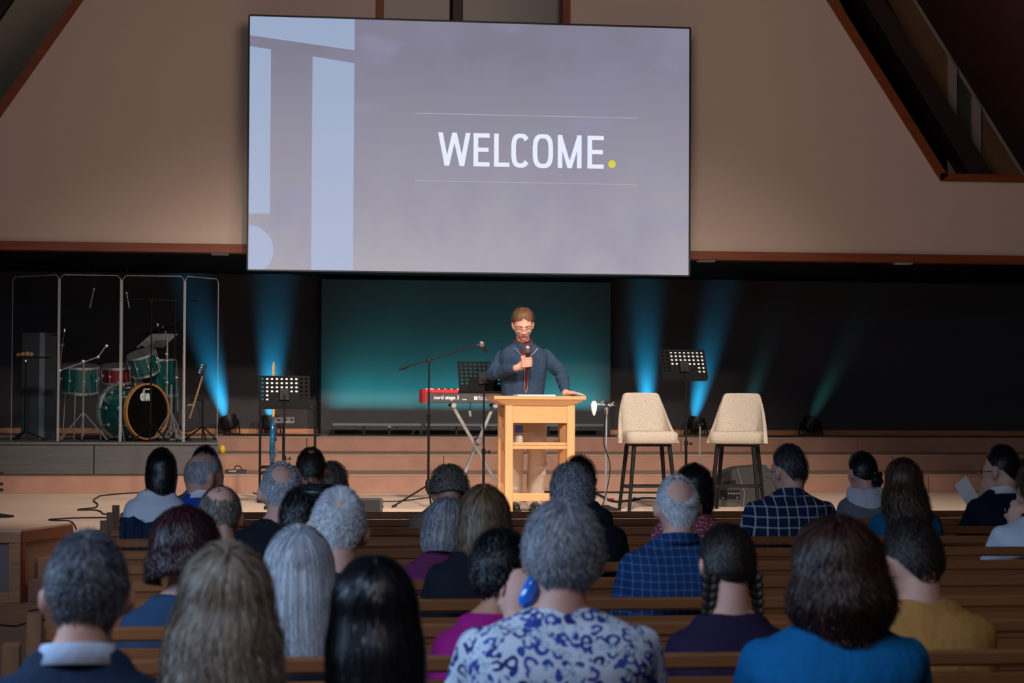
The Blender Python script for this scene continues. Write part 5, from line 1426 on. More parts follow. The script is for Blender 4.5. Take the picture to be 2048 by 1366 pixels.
ST = dict(
 short=dict(back=.085, side=-.022, front=.95, prof=[(0, .95), (.04, .88), (.09, .66)], lift=.009, slen=.035, mess=.006, ear=1.22, pw=2.2, ragged=.06, clumpf=.1, swirl=.15),
 curly=dict(back=.075, side=.03, front=.9, prof=[(0, 1.0), (.04, .95), (.09, .7)], lift=.020, slen=.05, mess=.012, wave=.007, wf=90, ear=1.4, clump=7, clumpf=.5, swirl=.35, w=1.3),
 shortw=dict(back=.088, side=.015, front=.9, prof=[(0, 1.02), (.04, .96), (.09, .68)], lift=.018, slen=.05, mess=.010, ear=1.4, pw=2.2, ragged=.05, clumpf=.3, swirl=.2),
 bob=dict(back=.13, side=.13, front=.85, prof=[(0, 1.12), (.05, 1.22), (.10, 1.16), (.14, .92)], lift=.014, slen=.16, mess=.006, ear=2.0, pw=2, ragged=.05, seg=9, swirl=.10, clumpf=.4),
 fullbob=dict(back=.17, side=.15, front=.85, prof=[(0, 1.15), (.05, 1.34), (.10, 1.36), (.17, .98)], lift=.022, slen=.14, mess=.012, wave=.004, wf=40, ear=2.0, pw=2, ragged=.06, seg=9, swirl=.2, clumpf=.35, w=1.3),
 longst=dict(back=.34, side=.26, front=.85, prof=[(0, 1.10), (.07, 1.24), (.16, 1.22), (.30, 1.18), (.5, 1.1)], lift=.014, slen=.30, mess=.005, yoff=.035, ear=1.9, pw=2, ragged=.12, seg=12, swirl=.08, clumpf=.45),
 longwavy=dict(back=.36, side=.26, front=.85, prof=[(0, 1.12), (.07, 1.30), (.16, 1.36), (.30, 1.30), (.5, 1.2)], lift=.018, slen=.30, mess=.010, wave=.010, wf=32, yoff=.04, ear=1.9, pw=2, ragged=.15, seg=14, swirl=.14, clump=8, clumpf=.6, w=1.3),
)
def sty(base, **kw): d = dict(ST[base]); d.update(kw); return d

def build_head(k, Hc, M, K, ears=True, ex=0.0):
    def e(c, r, m=None): k.ell(Hc+M @ (Vector(c)*K), tuple(x*K for x in r), M if m is None else M @ m, n=20, k=13)
    e((0, -.006, .014), (.078, .096, .101)); e((0, .028, -.040), (.062, .068, .080)); e((0, .045, -.078), (.036, .038, .032))
    e((0, .05, .0), (.064, .050, .060))
    if ears:
        for s in (-1, 1):
            e((s*(.089-ex), -.006, -.010), (.012, .021, .033), Matrix.Rotation(s*.45, 3, 'Z')); e((s*(.082-ex), .004, -.032), (.012, .012, .018))
    # brow, nose, cheeks, lips, chin
    e((0, .088, .012), (.044, .014, .010)); e((0, .094, -.020), (.010, .014, .026), RX(-.25)); e((0, .106, -.040), (.014, .013, .011))
    for s in (-1, 1):
        e((s*.012, .099, -.044), (.009, .010, .008)); e((s*.034, .074, -.030), (.022, .020, .020)); e((s*.031, .086, -.004), (.014, .010, .010))
    e((0, .092, -.066), (.021, .010, .006)); e((0, .090, -.075), (.018, .010, .007)); e((0, .082, -.096), (.020, .016, .015))

allp = []
def audience(label, px, py_top, hw, row, cloth_m, hair_m, style, skin=SK_A, bx=None, W=.20, fat=1.0, turn=0, nod=.15, tilt=0, lean=None,
             nstr=1100, seed=1, collar=None, arms='lap', dY=.30, sleeve=True, group=None, seat_dx=0, sh=.275, hoff=0.0):
    Yh = ROWY[row] + dY
    top = at_Y(px, py_top, Yh)
    sc = (at_Y(px+50, 1000, Yh)-at_Y(px-50, 1000, Yh)).x/100
    K = min(1.22, max(.92, hw*sc/style.get('hwm', .178)))
    bxw = X_at(bx, Yh, 1050) if bx else top.x
    base = Vector((bxw, ROWY[row]+.21+max(0, fat-1)*.22, 0))
    r = thing('person', label, 'person', base, 0, None)
    ztop = top.z; M = head_matrix(turn, nod, tilt)
    Hc = Vector((top.x-base.x, Yh-base.y, ztop-.128*K))
    H = ztop - sh*(.5+.5*K) - hoff
    nb = Vector((Hc.x*.75, Hc.y-.045, H))
    NB = Vector((nb.x, nb.y, H+.01))
    voxb = .014
    def arms_pts():
        out = []
        for s in (-1, 1):
            S_ = Vector((nb.x*.9+s*(W-.056), nb.y-.0, H-.074))
            mode = arms if isinstance(arms, str) else arms[0 if s < 0 else 1]
            if mode == 'face':
                E = S_+Vector((s*.05, .14, -.25)); Wr = Hc + M @ (Vector((s*.07, .10, -.15))*K); hd = ((Hc+M @ (Vector((s*.055, .075, -.03))*K))-Wr).normalized(); hn = Vector((s*.9, -.3, 0))
            elif mode == 'cheek':
                E = S_+Vector((s*.06, .12, -.26)); Wr = Hc + Vector((s*.12, .04, -.17)); hd = Vector((-s*.12, .02, 1)); hn = Vector((s*.55, -.8, 0))
            else:
                E = S_+Vector((s*.055, .07, -.29)); Wr = Vector((s*.12, .34, .60)); hd = Vector((-s*.4, .9, -.1)); hn = Vector((0, 0, 1))
            out.append((s, S_, E, Wr, hd, hn, mode))
        return out
    AP = arms_pts()
    # body: one continuous figure
    k = MB()
    torso(k, H, (nb.x, nb.y), W, fat*.96, -.012)
    k.caps(NB-Vector((0, 0, .05)), .060*K, Hc+M @ Vector((0, -.018*K, -.075*K)), .056*K, 14)
    k.caps(NB+Vector((0, -.012, -.02)), .062*K, Hc+M @ Vector((0, -.045*K, -.03*K)), .050*K, 14)
    build_head(k, Hc, M, K)
    for s, S_, E, Wr, hd, hn, mode in AP:
        k.chain([S_, E, Wr], [.048, .038, .026], 12)
        hand(k, Wr, hd, hn, .175, curl=.45, side=-s if mode == 'lap' else s)
        k.chain([Vector((s*.09, .02, .52)), Vector((s*.12, .42, .52)), Vector((s*.12, .44, .09))], [.082, .058, .042], 14)
        k.chain([Vector((s*.12, .43, .055)), Vector((s*.13, .57, .035))], [.04, .03], 10)
    b = k.build('body', skin, r, fix=False); remesh(b, voxb if hw < 100 else .011, 3)
    # top
    k = MB(); torso(k, H, (nb.x, nb.y), W, fat, .006, top=(.035 if collar is None else .045))
    for s, S_, E, Wr, hd, hn, mode in AP:
        we = E.lerp(Wr, .85) if sleeve else S_.lerp(E, .75)
        pts = [S_-Vector((s*.01, 0, 0)), E, we] if sleeve else [S_-Vector((s*.01, 0, 0)), we]
        rs = [.060*(.9+.1*fat), .056, .044] if sleeve else [.060*(.9+.1*fat), .058]
        k.chain(pts, rs, 14)
    o = k.build('shirt', cloth_m, r, fix=False); remesh(o, .014 if hw < 100 else .011, 5)
    k = MB(); k.loft([ring(0, 0, z, rx, ry) for z, rx, ry in ((.42, .15, .13), (.47, .188, .165), (.56, .182, .16), (.62, .165, .145))])
    for s in (-1, 1): k.chain([Vector((s*.09, .02, .52)), Vector((s*.12, .42, .52)), Vector((s*.12, .44, .13))], [.094, .072, .056], 12)
    o = k.build('trousers', cloth('dark_trousers', (40, 42, 52)), r, fix=False); remesh(o, .02, 3)
    for s in (-1, 1):
        k = MB(); k.chain([Vector((s*.12, .42, .05)), Vector((s*.13, .58, .04))], [.05, .04], 10); k.build('shoe', m_rub, r)
    if collar is not None:
        # folded collar standing round the back of the neck
        k = MB(); n = 24; rgs = []
        for z, rr_, th in ((H+.022, .086, 0), (H+.058, .070, 0), (H+.060, .076, 0), (H+.018, .100, 0)):
            rgs.append([Vector((NB.x+rr_*math.sin(a)*1.0, NB.y+.004-rr_*math.cos(a)*.95, z-.014*(1-math.cos(a)))) for a in [2*PI*i/n for i in range(n)]])
        k.loft(rgs, True); k.f = [f for f in k.f if len(f) < 10]; o = k.build('collar', collar, r); md = o.modifiers.new('t', 'SOLIDIFY'); md.thickness = .004
    if style is not None:
        hair_mesh('hair', hair_m, r, Hc, M, K, style, nstr, seed)
    r['_h'] = 0; del r['_h']
    return r, Hc, M, K, base, H, NB
C = cloth
NST = 900
audience('woman person in white top with straight black half-tied hair, left of the blue vest man', 323, 898, 58, 2, C('white_top', (222, 226, 240)), H_BLACK, sty('longst', back=.17, side=.14, prof=[(0, 1.02), (.05, 1.06), (.11, .96), (.2, .72)], yoff=.02, ragged=.2), SK_C, bx=290, W=.185, nod=.12, seed=11, nstr=NST, sleeve=False)
P2 = audience('elderly balding man in a royal blue vest and white collar, head turned right', 408, 901, 74, 2, C('royal_blue_vest', (26, 74, 160)), H_SILVER, sty('short', bald=.55, lift=.005, ear=1.75, crown=.1), SK_B, bx=400, W=.185, turn=-1.05, nod=.1, seed=12, nstr=NST, collar=C('white_collar', (235, 235, 238)), dY=.34, hoff=-.02)
audience('person with black hair and grey shirt, mostly hidden behind the blue vest man', 411, 891, 62, 1, C('slate_shirt', (96, 112, 130)), H_BLACK, sty('short'), SK_C, bx=402, W=.20, seed=13, nstr=500)
audience('bald-topped man with short brown-grey sides in a dark leather jacket', 440, 966, 92, 6, C('dark_leather', (34, 30, 32), .5), H_SALT, sty('short', bald=.50, lift=.006, crown=.55), SK_B, bx=458, W=.215, seed=14, nod=.30, tilt=.06, nstr=1200)
audience('grey-haired man with a pink bald spot in a dark suit, left of the black bun', 562, 923, 86, 5, C('black_suit', (22, 25, 34)), H_SILVER, sty('short', bald=.33, lift=.009, crown=1.0), SK_B, bx=546, W=.23, seed=15, nod=.28, nstr=1200)
audience('man with thinning dark hair in front of the curved rack tube', 622, 894, 64, 3, C('charcoal_shirt', (44, 46, 54)), H_DBROWN, sty('short', bald=.14, lift=.008, crown=.8), SK_C, seed=16, nstr=NST, nod=.35)
audience('person with short dark brown streaked hair, second row, near the left rack', 664, 926, 60, 2, C('dark_teal_shirt', (30, 50, 60)), H_SALT, sty('shortw', tone=-.2), SK_A, seed=17, nstr=NST, nod=.3)
P8 = audience('woman with glossy black hair tied in a bun, behind the white-haired man', 604, 975, 84, 7, C('black_cardigan', (22, 26, 34)), H_BLACK, sty('shortw', lift=.014), SK_C, bx=590, W=.18, seed=18, nod=.25, tilt=.15, nstr=1400, hoff=0)
audience('white-haired man with thinning crown in a dark blue shirt, left of centre', 676, 976, 116, 8, C('dark_blue_shirt', (24, 34, 58)), H_WHITE, sty('short', lift=.010, bald=.14, back=.095, crown=.95, thin=.35), SK_B, bx=676, W=.20, seed=19, nod=.28, tilt=.08, nstr=2200)
audience('woman with shoulder-length silver hair in a dark top, behind the dark blonde woman', 598, 1056, 146, 9, C('near_black_top', (26, 28, 38)), H_SILVER, sty('longst', back=.25, side=.2, hwm=.215), SK_A, bx=610, W=.17, seed=20, nod=.12, nstr=2600)
audience('woman with dark maroon bob in a denim blue shirt, left side', 372, 1022, 128, 8, C('denim_blue_shirt', (42, 64, 92)), H_MAROON, sty('fullbob', back=.11, side=.12, hwm=.215), SK_A, bx=352, W=.21, seed=21, nod=.30, tilt=-.10, nstr=2400, hoff=.03)
audience('man with greying dark hair in a navy suit and white collar, bottom left', 176, 1070, 170, 11, C('navy_suit', (26, 42, 66), .8), H_DGREY, sty('short', lift=.012, back=.105, tone=.05), SK_B, bx=112, W=.20, seed=22, nod=.02, nstr=3600, collar=C('pale_blue_collar', (200, 212, 236)))
audience('woman with long wavy dark blonde hair and teal top, bottom left', 452, 1096, 205, 11, C('teal_top', (88, 176, 196)), H_BLONDE, sty('longwavy', hwm=.235), SK_A, bx=405, W=.205, seed=23, nod=.05, nstr=4200, tilt=.03, hoff=.02)
audience('woman with long straight black hair and pale scarf, bottom centre left', 748, 1119, 178, 11, C('black_blouse', (30, 30, 40)), H_BLACK, sty('longst', hwm=.218, back=.36), SK_C, bx=752, W=.17, seed=24, nod=.05, nstr=3600, collar=C('pale_scarf', (150, 162, 196)), hoff=.03)
audience('woman with short curly grey-brown hair in a beige sweater, head bowed', 898, 933, 70, 2, C('beige_sweater', (150, 126, 112)), H_SALT, sty('curly', tone=.1, back=.05), SK_B, bx=868, W=.215, seed=25, nod=.55, nstr=1300, hoff=-.045)
audience('woman with a grey bob in a maroon sweater, left of the highlighted brown hair', 893, 998, 84, 6, C('maroon_sweater', (98, 36, 78)), H_GREY, sty('bob', hwm=.205), SK_B, bx=880, W=.205, seed=26, nod=.35, tilt=.12, nstr=1800, hoff=-.02)
audience('woman with highlighted straight brown hair in a black sweater', 968, 973, 102, 7, C('black_sweater', (18, 22, 32)), H_HIGHL, sty('bob', back=.17, side=.16, hwm=.205, prof=[(0, 1.1), (.06, 1.2), (.12, 1.18), (.17, 1.05)]), SK_A, bx=930, W=.21, seed=27, nod=.12, nstr=2200, hoff=.0)
audience('woman with short black hair in a magenta top, left of the floral blouse', 1000, 1066, 106, 9, C('magenta_top', (158, 24, 118)), H_BLACK, sty('shortw', back=.10, side=.06, lift=.02), SK_C, bx=952, W=.19, seed=28, nod=.2, nstr=2200)
P19 = audience('woman with short grey hair in a blue and white floral blouse, hand to her cheek', 1124, 1011, 142, 10, floral(), H_GREY, sty('shortw', back=.10, lift=.017, side=.0, ear=1.3, tone=.08), SK_B, bx=1096, W=.275, fat=1.22, seed=29, nod=.06, nstr=3600, arms=('cheek', 'lap'), hoff=.01)
audience('grey wavy-haired man in a black suit, head bowed, right of centre', 1144, 929, 82, 5, C('black_suit_jacket', (17, 20, 30)), H_GREY, sty('curly', lift=.014, back=.08, side=.0), SK_B, bx=1188, W=.225, seed=30, nod=.40, nstr=1800, tilt=-.05, hoff=-.02)
audience('person with dark brown hair half hidden behind the bowed grey wavy-haired man', 1158, 914, 62, 2, C('dark_grey_top', (40, 40, 46)), H_DBROWN, sty('shortw'), SK_A, seed=31, nstr=600)
audience('bald-crowned white-haired man in a blue checked shirt, right of centre', 1354, 949, 90, 7, plaid('blue_fine_check', (24, 52, 92), (84, 118, 168), w=.12, gap=.030), H_WHITE, sty('short', bald=.42, lift=.008, back=.09, crown=1.15, thin=.10), SK_B, bx=1344, W=.235, fat=1.1, seed=32, nod=.34, nstr=2000, collar=MATS['blue_fine_check'])
audience('woman with a black bob in a pink dotted blouse, behind the white-haired checked-shirt man', 1386, 929, 74, 4, dotted(), H_BLACK, sty('bob', hwm=.2), SK_C, bx=1352, W=.20, seed=33, nod=.2, tilt=.1, nstr=1200)
P24 = audience('heavy man with greying black hair and glasses in a dark plaid shirt', 1577, 891, 68, 3, plaid('navy_white_plaid', (18, 26, 46), (170, 176, 190), w=.15, alt=(28, 54, 92), gap=.055), H_DGREY, sty('short', lift=.014, tone=-.18), SK_B, bx=1572, W=.265, fat=1.25, seed=34, turn=.55, nod=.12, nstr=1300, collar=MATS['navy_white_plaid'])
P25 = audience('woman with two dark braids in a dark purple tee, right of centre', 1454, 1049, 106, 9, C('dark_purple_tee', (38, 26, 54)), H_DBROWN, sty('shortw', back=.07, lift=.010, side=.03, clumpf=.4, mess=.004), SK_B, bx=1455, W=.205, seed=35, nod=.30, turn=.12, nstr=2200, sleeve=False, hoff=.03)
audience('woman with full dark auburn hair in a bright blue sweater, bottom right', 1672, 1046, 180, 10, C('bright_blue_sweater', (12, 104, 164)), H_AUBURN, sty('fullbob', hwm=.235, back=.19), SK_A, bx=1634, W=.262, fat=1.1, seed=36, nod=.15, nstr=4000, hoff=.0)
audience('young man with short brown hair in a mustard yellow tee, lower right', 1825, 1039, 116, 9, C('mustard_tee', (176, 124, 66)), H_DBROWN, sty('short', lift=.012, tone=.1), SK_A, bx=1862, W=.225, fat=1.1, seed=37, nod=.38, turn=.2, nstr=2400, sleeve=False, hoff=-.01)
P28 = audience('woman with black hair in a low bun and a grey jacket with white hood', 1724, 903, 56, 1, C('grey_jacket', (104, 108, 114)), H_BLACK, sty('shortw', lift=.008, back=.06, clumpf=.4, mess=.003), SK_B, bx=1728, W=.185, seed=38, nod=.15, turn=.35, nstr=NST)
audience('woman with long wavy brown hair in a teal blue top, right side', 1806, 921, 78, 3, C('teal_blue_top', (20, 92, 132)), H_BROWN, sty('longwavy', hwm=.225, back=.28), SK_A, bx=1806, W=.215, seed=39, nod=.15, nstr=1600, tilt=.06)
P30 = audience('young man with black quiff and glasses in a navy sweater, hand at his chin', 2003, 893, 64, 2, C('navy_sweater', (16, 24, 46)), H_BLACK, sty('short', lift=.016, back=.07), SK_A, bx=1990, W=.225, seed=40, turn=.75, nod=.12, nstr=1100, collar=C('white_shirt_collar', (226, 228, 236)), arms=('face', 'lap'))
audience('person with long dark hair at the right edge, behind the navy sweater man', 2052, 920, 60, 1, C('dark_edge_top', (30, 30, 36)), H_DBROWN, sty('bob'), SK_A, seed=41, nstr=500)
audience('person in a white shirt at the far right edge, hand raised to the face', 2076, 925, 86, 4, C('white_linen_shirt', (206, 214, 226)), H_BROWN, sty('shortw'), SK_A, bx=2066, W=.27, fat=1.15, seed=42, nod=.2, nstr=500, arms=('cheek', 'lap'))

# buns, braids, hair tie, glasses, things in hands
def strands_ball(name, mat, parent, c, rad, seed, n=260):
    """coiled knot of hair: wound ropes over a core"""
    rg = random.Random(seed); k = MB(); k.ell(c, tuple(x*.92 for x in rad), n=16, k=10)
    for i in range(26):
        a0 = rg.uniform(0, 2*PI); el = rg.uniform(-.9, .9); tl = rg.uniform(-.5, .5); pts = []
        for q_ in range(9):
            a = a0+q_*.26; pts.append(Vector(c)+Vector((rad[0]*math.cos(a)*math.cos(el), rad[1]*math.sin(a)*math.cos(el), rad[2]*(math.sin(el)+tl*.3*math.sin(a*2)))))
        k.tube(pts, [.002]+[.0052]*7+[.002], 6)
    o = k.build(name, mat, parent, fix=False)
    at = o.data.attributes.new('tone', 'FLOAT', 'POINT'); at.data.foreach_set('value', [rg.random() for _ in o.data.vertices]); return o
def hp(P_, v): return P_[1] + P_[2] @ (Vector(v)*P_[3])
strands_ball('bun', H_BLACK, P8[0], hp(P8, (.045, -.055, .10)), (.075, .055, .045), 5)
strands_ball('bun', H_BLACK, P28[0], hp(P28, (.03, -.10, -.055)), (.042, .035, .05), 6)
def braid(P_, side, n, L, lab=None):
    k = MB(); a = hp(P_, (side*.075, -.03, -.06))
    for i in range(n):
        t_ = i/(n-1); rr_ = .021*(1-.45*t_)*P_[3]
        for s_ in (-1, 1):
            c = a + Vector((side*.012*math.sin(t_*2)+s_*rr_*.42*(1 if i % 2 else -1), -.012*t_-.01, -L*t_))
            k.ell(c, (rr_*.8, rr_*.8, rr_*1.25), Matrix.Rotation(s_*.6*(1 if i % 2 else -1), 3, 'Y'), n=8, k=6)
    o = k.build('braid', H_DBROWN, P_[0], fix=False); at = o.data.attributes.new('tone', 'FLOAT', 'POINT'); at.data.foreach_set('value', [.2+.5*rnd.random() for _ in o.data.vertices])
braid(P25, -1, 9, .20); braid(P25, 1, 8, .17)
def glasses(P_, m):
    k = MB()
    for s in (-1, 1):
        k.tube([hp(P_, (s*.082, -.01, .0)), hp(P_, (s*.076, .09, .004))], .0022, 6)
        k.tube([hp(P_, (s*.035+.03*math.cos(a), .103, -.006+.022*math.sin(a))) for a in [2*PI*i/16 for i in range(17)]], .0022, 6)
    k.tube([hp(P_, (-.008, .106, .0)), hp(P_, (.008, .106, .0))], .0022, 6); k.build('glasses', m, P_[0])
glasses(P24, m_chr); glasses(P30, m_brass)
# white hood on the grey jacket
def hood(P_, m):
    NBp = P_[6]; k = MB(); rgs = []
    for z, rr_, dy, dr in ((.035, .075, 0, 0), (.06, .095, -.01, .01), (.03, .125, -.03, .05), (-.03, .135, -.045, .10), (-.07, .10, -.05, .12), (-.05, .07, -.03, .08)):
        rgs.append([NBp+Vector((rr_*math.sin(a), dy-rr_*math.cos(a)*.8, z-dr*max(0, math.cos(a))+.006*math.sin(a*7))) for a in [2*PI*i/28 for i in range(28)]])
    k.loft(rgs, True); o = k.build('hood', m, P_[0]); md = o.modifiers.new('s', 'SUBSURF'); md.levels = 1; md.render_levels = 1
hood(P28, C('white_hood', (200, 198, 208)))
# ornaments
b_ = P19[0].location
Wr = P19[1]+Vector((-.12, .04, -.17))
o = MB().lathe([(.012, -.05), (.022, -.035), (.024, .03), (.012, .05)], b_+P19[1]+Vector((-.075, .03, -.085)), (.5, .1, .9), 16).build('blue_cup', mk('glossy_blue', (40, 120, 220), .15, coat=1))
tag(o, 'small glossy blue bottle held to the cheek of the woman in the floral blouse', 'bottle')
q_ = at_Y(1935, 985, ROWY[2]+.42)
o = MB().box(q_, (.11, .006, .17), Matrix.Rotation(-.55, 3, 'Y') @ Matrix.Rotation(.4, 3, 'Z'), ch=.001).build('folded_leaflet', m_paper); tag(o, 'white folded leaflet held by the navy sweater man at the far right', 'paper')
# denim jacket over the third pew
xa, xb = X_at(238, ROWY[2], 1060), X_at(400, ROWY[2], 1060)
k = MB(); rg = random.Random(4); rows = []
for j in range(14):
    t_ = j/13; row = []
    for i in range(34):
        u = i/33; x = xa+(xb-xa)*u
        fold = .018*math.sin(u*31+2*math.sin(u*9))+.010*math.sin(u*67+t_*4)
        if t_ < .42: y, z = .055+fold*.6, .72+.42*.40*(t_/.42)+.0
        elif t_ < .58: a = (t_-.42)/.16*PI; y, z = .055*math.cos(a)+fold*.5, .885+.03*math.sin(a)
        else: y, z = -.055-fold*.9, .885-(t_-.58)/.42*.16
        row.append(Vector((x, ROWY[2]+y, z+.014*math.sin(u*14)+fold*.4)))
    rows.append(row)
k.loft(rows, close=False); o = k.build('denim_jacket', C('dark_denim', (34, 48, 74), bump=.8), None, fix=False)
md = o.modifiers.new('t', 'SOLIDIFY'); md.thickness = .012; md.offset = 1; md = o.modifiers.new('s', 'SUBSURF'); md.levels = 1; md.render_levels = 1
tag(o, 'dark denim jacket draped over the pew behind the white top woman', 'jacket')

# ------------------------------------------------------------------ the speaker
def speaker():
    Ysp = PY+.62
    cx = X_at(1046, Ysp, 800)
    r = thing('person', 'man in navy quarter-zip sweater and khaki trousers speaking behind the podium with a microphone', 'person', (cx, Ysp, HS), PI)
    def L(px, py, dy):      # pixel -> local frame at depth Ysp+dy
        p = at_Y(px, py, Ysp+dy)-r.location; return Vector((-p.x, -p.y, p.z))
    skin = SK_B; K = 1.10
    M = head_matrix(-.06, .42, .03)
    Hc = L(1046, 648, -.14)
    H = L(1046, 694, 0).z
    nb = L(1046, 690, -.04); NB = Vector((nb.x, nb.y, H+.02))
    W = .262
    shL = L(1003, 716, 0); shR = L(1091, 713, 0)
    elL = L(984, 748, -.02); wrL = L(1032, 736, -.30)
    elR = L(1122, 745, -.04); wrR = L(1131, 782, -.33)
    wrR.z = PTOP-HS+.035
    hipz = L(1046, 836, 0).z
    kneeL, kneeR = L(1028, 915, -.02), L(1074, 915, -.02)
    ankL, ankR = L(1027, 1004, .02), L(1068, 1004, .02); ankL.z = ankR.z = .10
    def tor(k, infl, z0, z1=None):
        rings_ = []
        zs_ = [(hipz-.06, .150, .105), (hipz+.02, .185, .125), (hipz+.12, .180, .122), (H-.42, .186, .125), (H-.30, .200, .132), (H-.18, .222, .138), (H-.10, .222, .13), (H-.05, .205, .112), (H-.01, .160, .088), (H+.022, .112, .074), (H+.05, .075, .068)]
        for z, rx, ry in zs_:
            if z < z0 or (z1 and z > z1): continue
            t_ = min(1, max(0, (z-hipz)/(H-hipz))); x = nb.x*t_; y = nb.y*t_**1.5
            rings_.append(ring(x, y, z, rx+infl, ry+infl, 28, 2.4))
        k.loft(rings_)
        return rings_
    # body
    k = MB(); tor(k, -.012, 0)
    k.caps(NB-Vector((0, 0, .05)), .064, Hc+M @ Vector((0, -.01, -.08)), .060, 16); k.caps(NB-Vector((0, .01, .04)), .062, Hc+M @ Vector((0, -.05, -.04)), .052, 16)
    build_head(k, Hc, M, K, ex=.008)
    k.ell(Hc+M @ Vector((0, .030, -.052)), (.069*K, .058*K, .055*K), M, n=20, k=13)
    k.chain([shL, elL, wrL], [.056, .043, .029], 14); k.chain([shR, elR, wrR], [.056, .043, .029], 14)
    for kn, an, s in ((kneeL, ankL, 1), (kneeR, ankR, -1)):
        k.chain([Vector((kn.x*.9, 0, hipz)), kn, an], [.090, .062, .045], 14); k.caps(Vector((an.x, an.y-.03, .05)), .04, Vector((an.x, an.y+.15, .035)), .032)
    # left picture hand round the microphone
    mic_top = L(1055, 696, -.33); mic_bot = L(1058, 744, -.31); md_ = (mic_bot-mic_top).normalized()
    grip = mic_top+md_*.125
    palm_d = Vector((-.80, .15, .42)).normalized()
    # hand: palm beside the handle, four fingers wrapped across its front
    wr = wrL; s_dir = (grip-wr).normalized()
    rot = Matrix((md_.cross(s_dir).normalized(), s_dir, -md_)).transposed()
    k.ell(wr.lerp(grip, .52), (.020, .055, .045), rot, n=16, k=10); k.caps(wr, .028, wr.lerp(grip, .35), .030)
    fr = Vector((0, 1, 0)); fr = (fr-md_*fr.dot(md_)).normalized(); sd = md_.cross(fr).normalized()
    if sd.dot(s_dir) < 0: sd = -sd
    for i in range(4):
        z_ = grip + md_*(-.034+.023*i)
        ln = (.95, 1.0, .97, .85)[i]
        p0 = z_ - sd*.060 + fr*.030; p1 = z_ - sd*.026 + fr*.040; p2 = z_ + sd*.012*ln + fr*.036; p3 = z_ + sd*.030*ln + fr*.014; p4 = z_+sd*.026*ln - fr*.002
        k.chain([p0, p1, p2, p3, p4], [.0115, .0112, .0104, .0095, .0085], 9)
    z_ = grip+md_*(-.045)
    k.chain([z_-sd*.052-fr*.005, z_-sd*.030-fr*.026, z_-sd*.004-fr*.030-md_*.012, z_+sd*.018-fr*.022-md_*.020], [.016, .0135, .0115, .0095], 9)
    # right picture hand resting on the podium top
    hd = Vector((-.95, .30, 0)).normalized()
    hand(k, wrR+Vector((0, 0, -.006)), hd, (0, 0, 1), .195, curl=.22, side=-1, spread=.5, r=.0092)
    b = k.build('body', skin, r, fix=False); remesh(b, .0058, 3)
    # sweater
    navy = cloth('navy_fleece', (46, 64, 88), .92, var=.06, bump=.9, scale=6)
    k = MB(); rg = tor(k, .008, hipz-.01)
    we = elL.lerp(wrL, .88); k.chain([shL, elL, we], [.070, .060, .044], 16)
    we = elR.lerp(wrR, .90); k.chain([shR, elR, we], [.070, .060, .044], 16)
    k.chain([elR.lerp(wrR, .3), elR.lerp(wrR, .42)], [.064, .052], 14); k.chain([elR.lerp(wrR, .6), elR.lerp(wrR, .7)], [.058, .048], 14); k.chain([shR.lerp(elR, .75), shR.lerp(elR, .85)], [.072, .062], 14); k.chain([elL.lerp(wrL, .25), elL.lerp(wrL, .35)], [.062, .052], 14)
    # stand-up collar wings
    o = k.build('quarter_zip_sweater', navy, r, fix=False); remesh(o, .0085, 4)
    def front(x, z, off):
        t_ = min(1, max(0, (z-hipz)/(H-hipz))); zs_ = [hipz+.02, hipz+.12, H-.42, H-.30, H-.18, H-.10, H-.05, H-.015, H+.012]; rx = np.interp(z, zs_, [.185, .18, .186, .200, .222, .222, .205, .160, .112]); ry = np.interp(z, zs_, [.125, .122, .125, .132, .138, .13, .112, .088, .072])
        u = min(.98, abs(x-nb.x*t_)/(rx+.008)); return nb.y*t_**1.5 + (ry+.008)*(1-u**2.4)**(1/2.4) + off
    # burgundy shirt in the opening: neck yoke, narrowing V and open slit
    bur = cloth('burgundy_shirt', (98, 32, 36), .9, bump=.3)
    k = MB(); pts = []
    zv = L(1050, 716, 0).z; zb_ = L(1052, 783, 0).z; xs0 = nb.x-.012
    strip = [(H+.035, .050), (H+.0, .056), (H-.04, .050), (zv+.01, .028), (zv-.03, .015), (zb_+.12, .013), (zb_+.02, .010), (zb_, .004)]
    rows = []
    for z, hw_ in strip:
        rows.append([Vector((xs0+hw_*u, front(xs0+hw_*u, min(z, H), .006 if z < H+.001 else -.004), z)) for u in (-1, -.6, -.2, .2, .6, 1)])
    k.loft(rows, close=False); o = k.build('burgundy_undershirt', bur, r, fix=True); m_ = o.modifiers.new('t', 'SOLIDIFY'); m_.thickness = .006; m_.offset = 0
    k = MB(); k.tube([NB+Vector((.073*math.cos(a), .004+.07*math.sin(a), .035-.012*math.sin(a))) for a in [2*PI*i/24 for i in range(25)]], .017, 8); k.build('shirt_collar', bur, r)
    # collar of the sweater: two open wings
    for s in (-1, 1):
        k = MB(); rows = []
        for t_ in (0, .2, .4, .6, .8, 1):
            a = R(-80)+t_*R(185)   # from the back of the neck to the front
            rad = .088+.02*t_
            lo_ = Vector((NB.x+s*math.cos(a)*rad, NB.y+math.sin(a)*rad*.85, H+.005-.05*t_**2))
            hi_ = Vector((NB.x+s*math.cos(a-.12)*(rad-.012+.035*t_), NB.y+math.sin(a-.12)*(rad-.005)*.9, H+.085-.075*t_**2.2))
            if t_ > .7: lo_.y = max(lo_.y, front(lo_.x, min(lo_.z, H-.02), .006)); hi_.y = max(hi_.y, lo_.y-.01)
            rows.append([lo_, lo_.lerp(hi_, .5)+Vector((s*.004, 0, 0)), hi_])
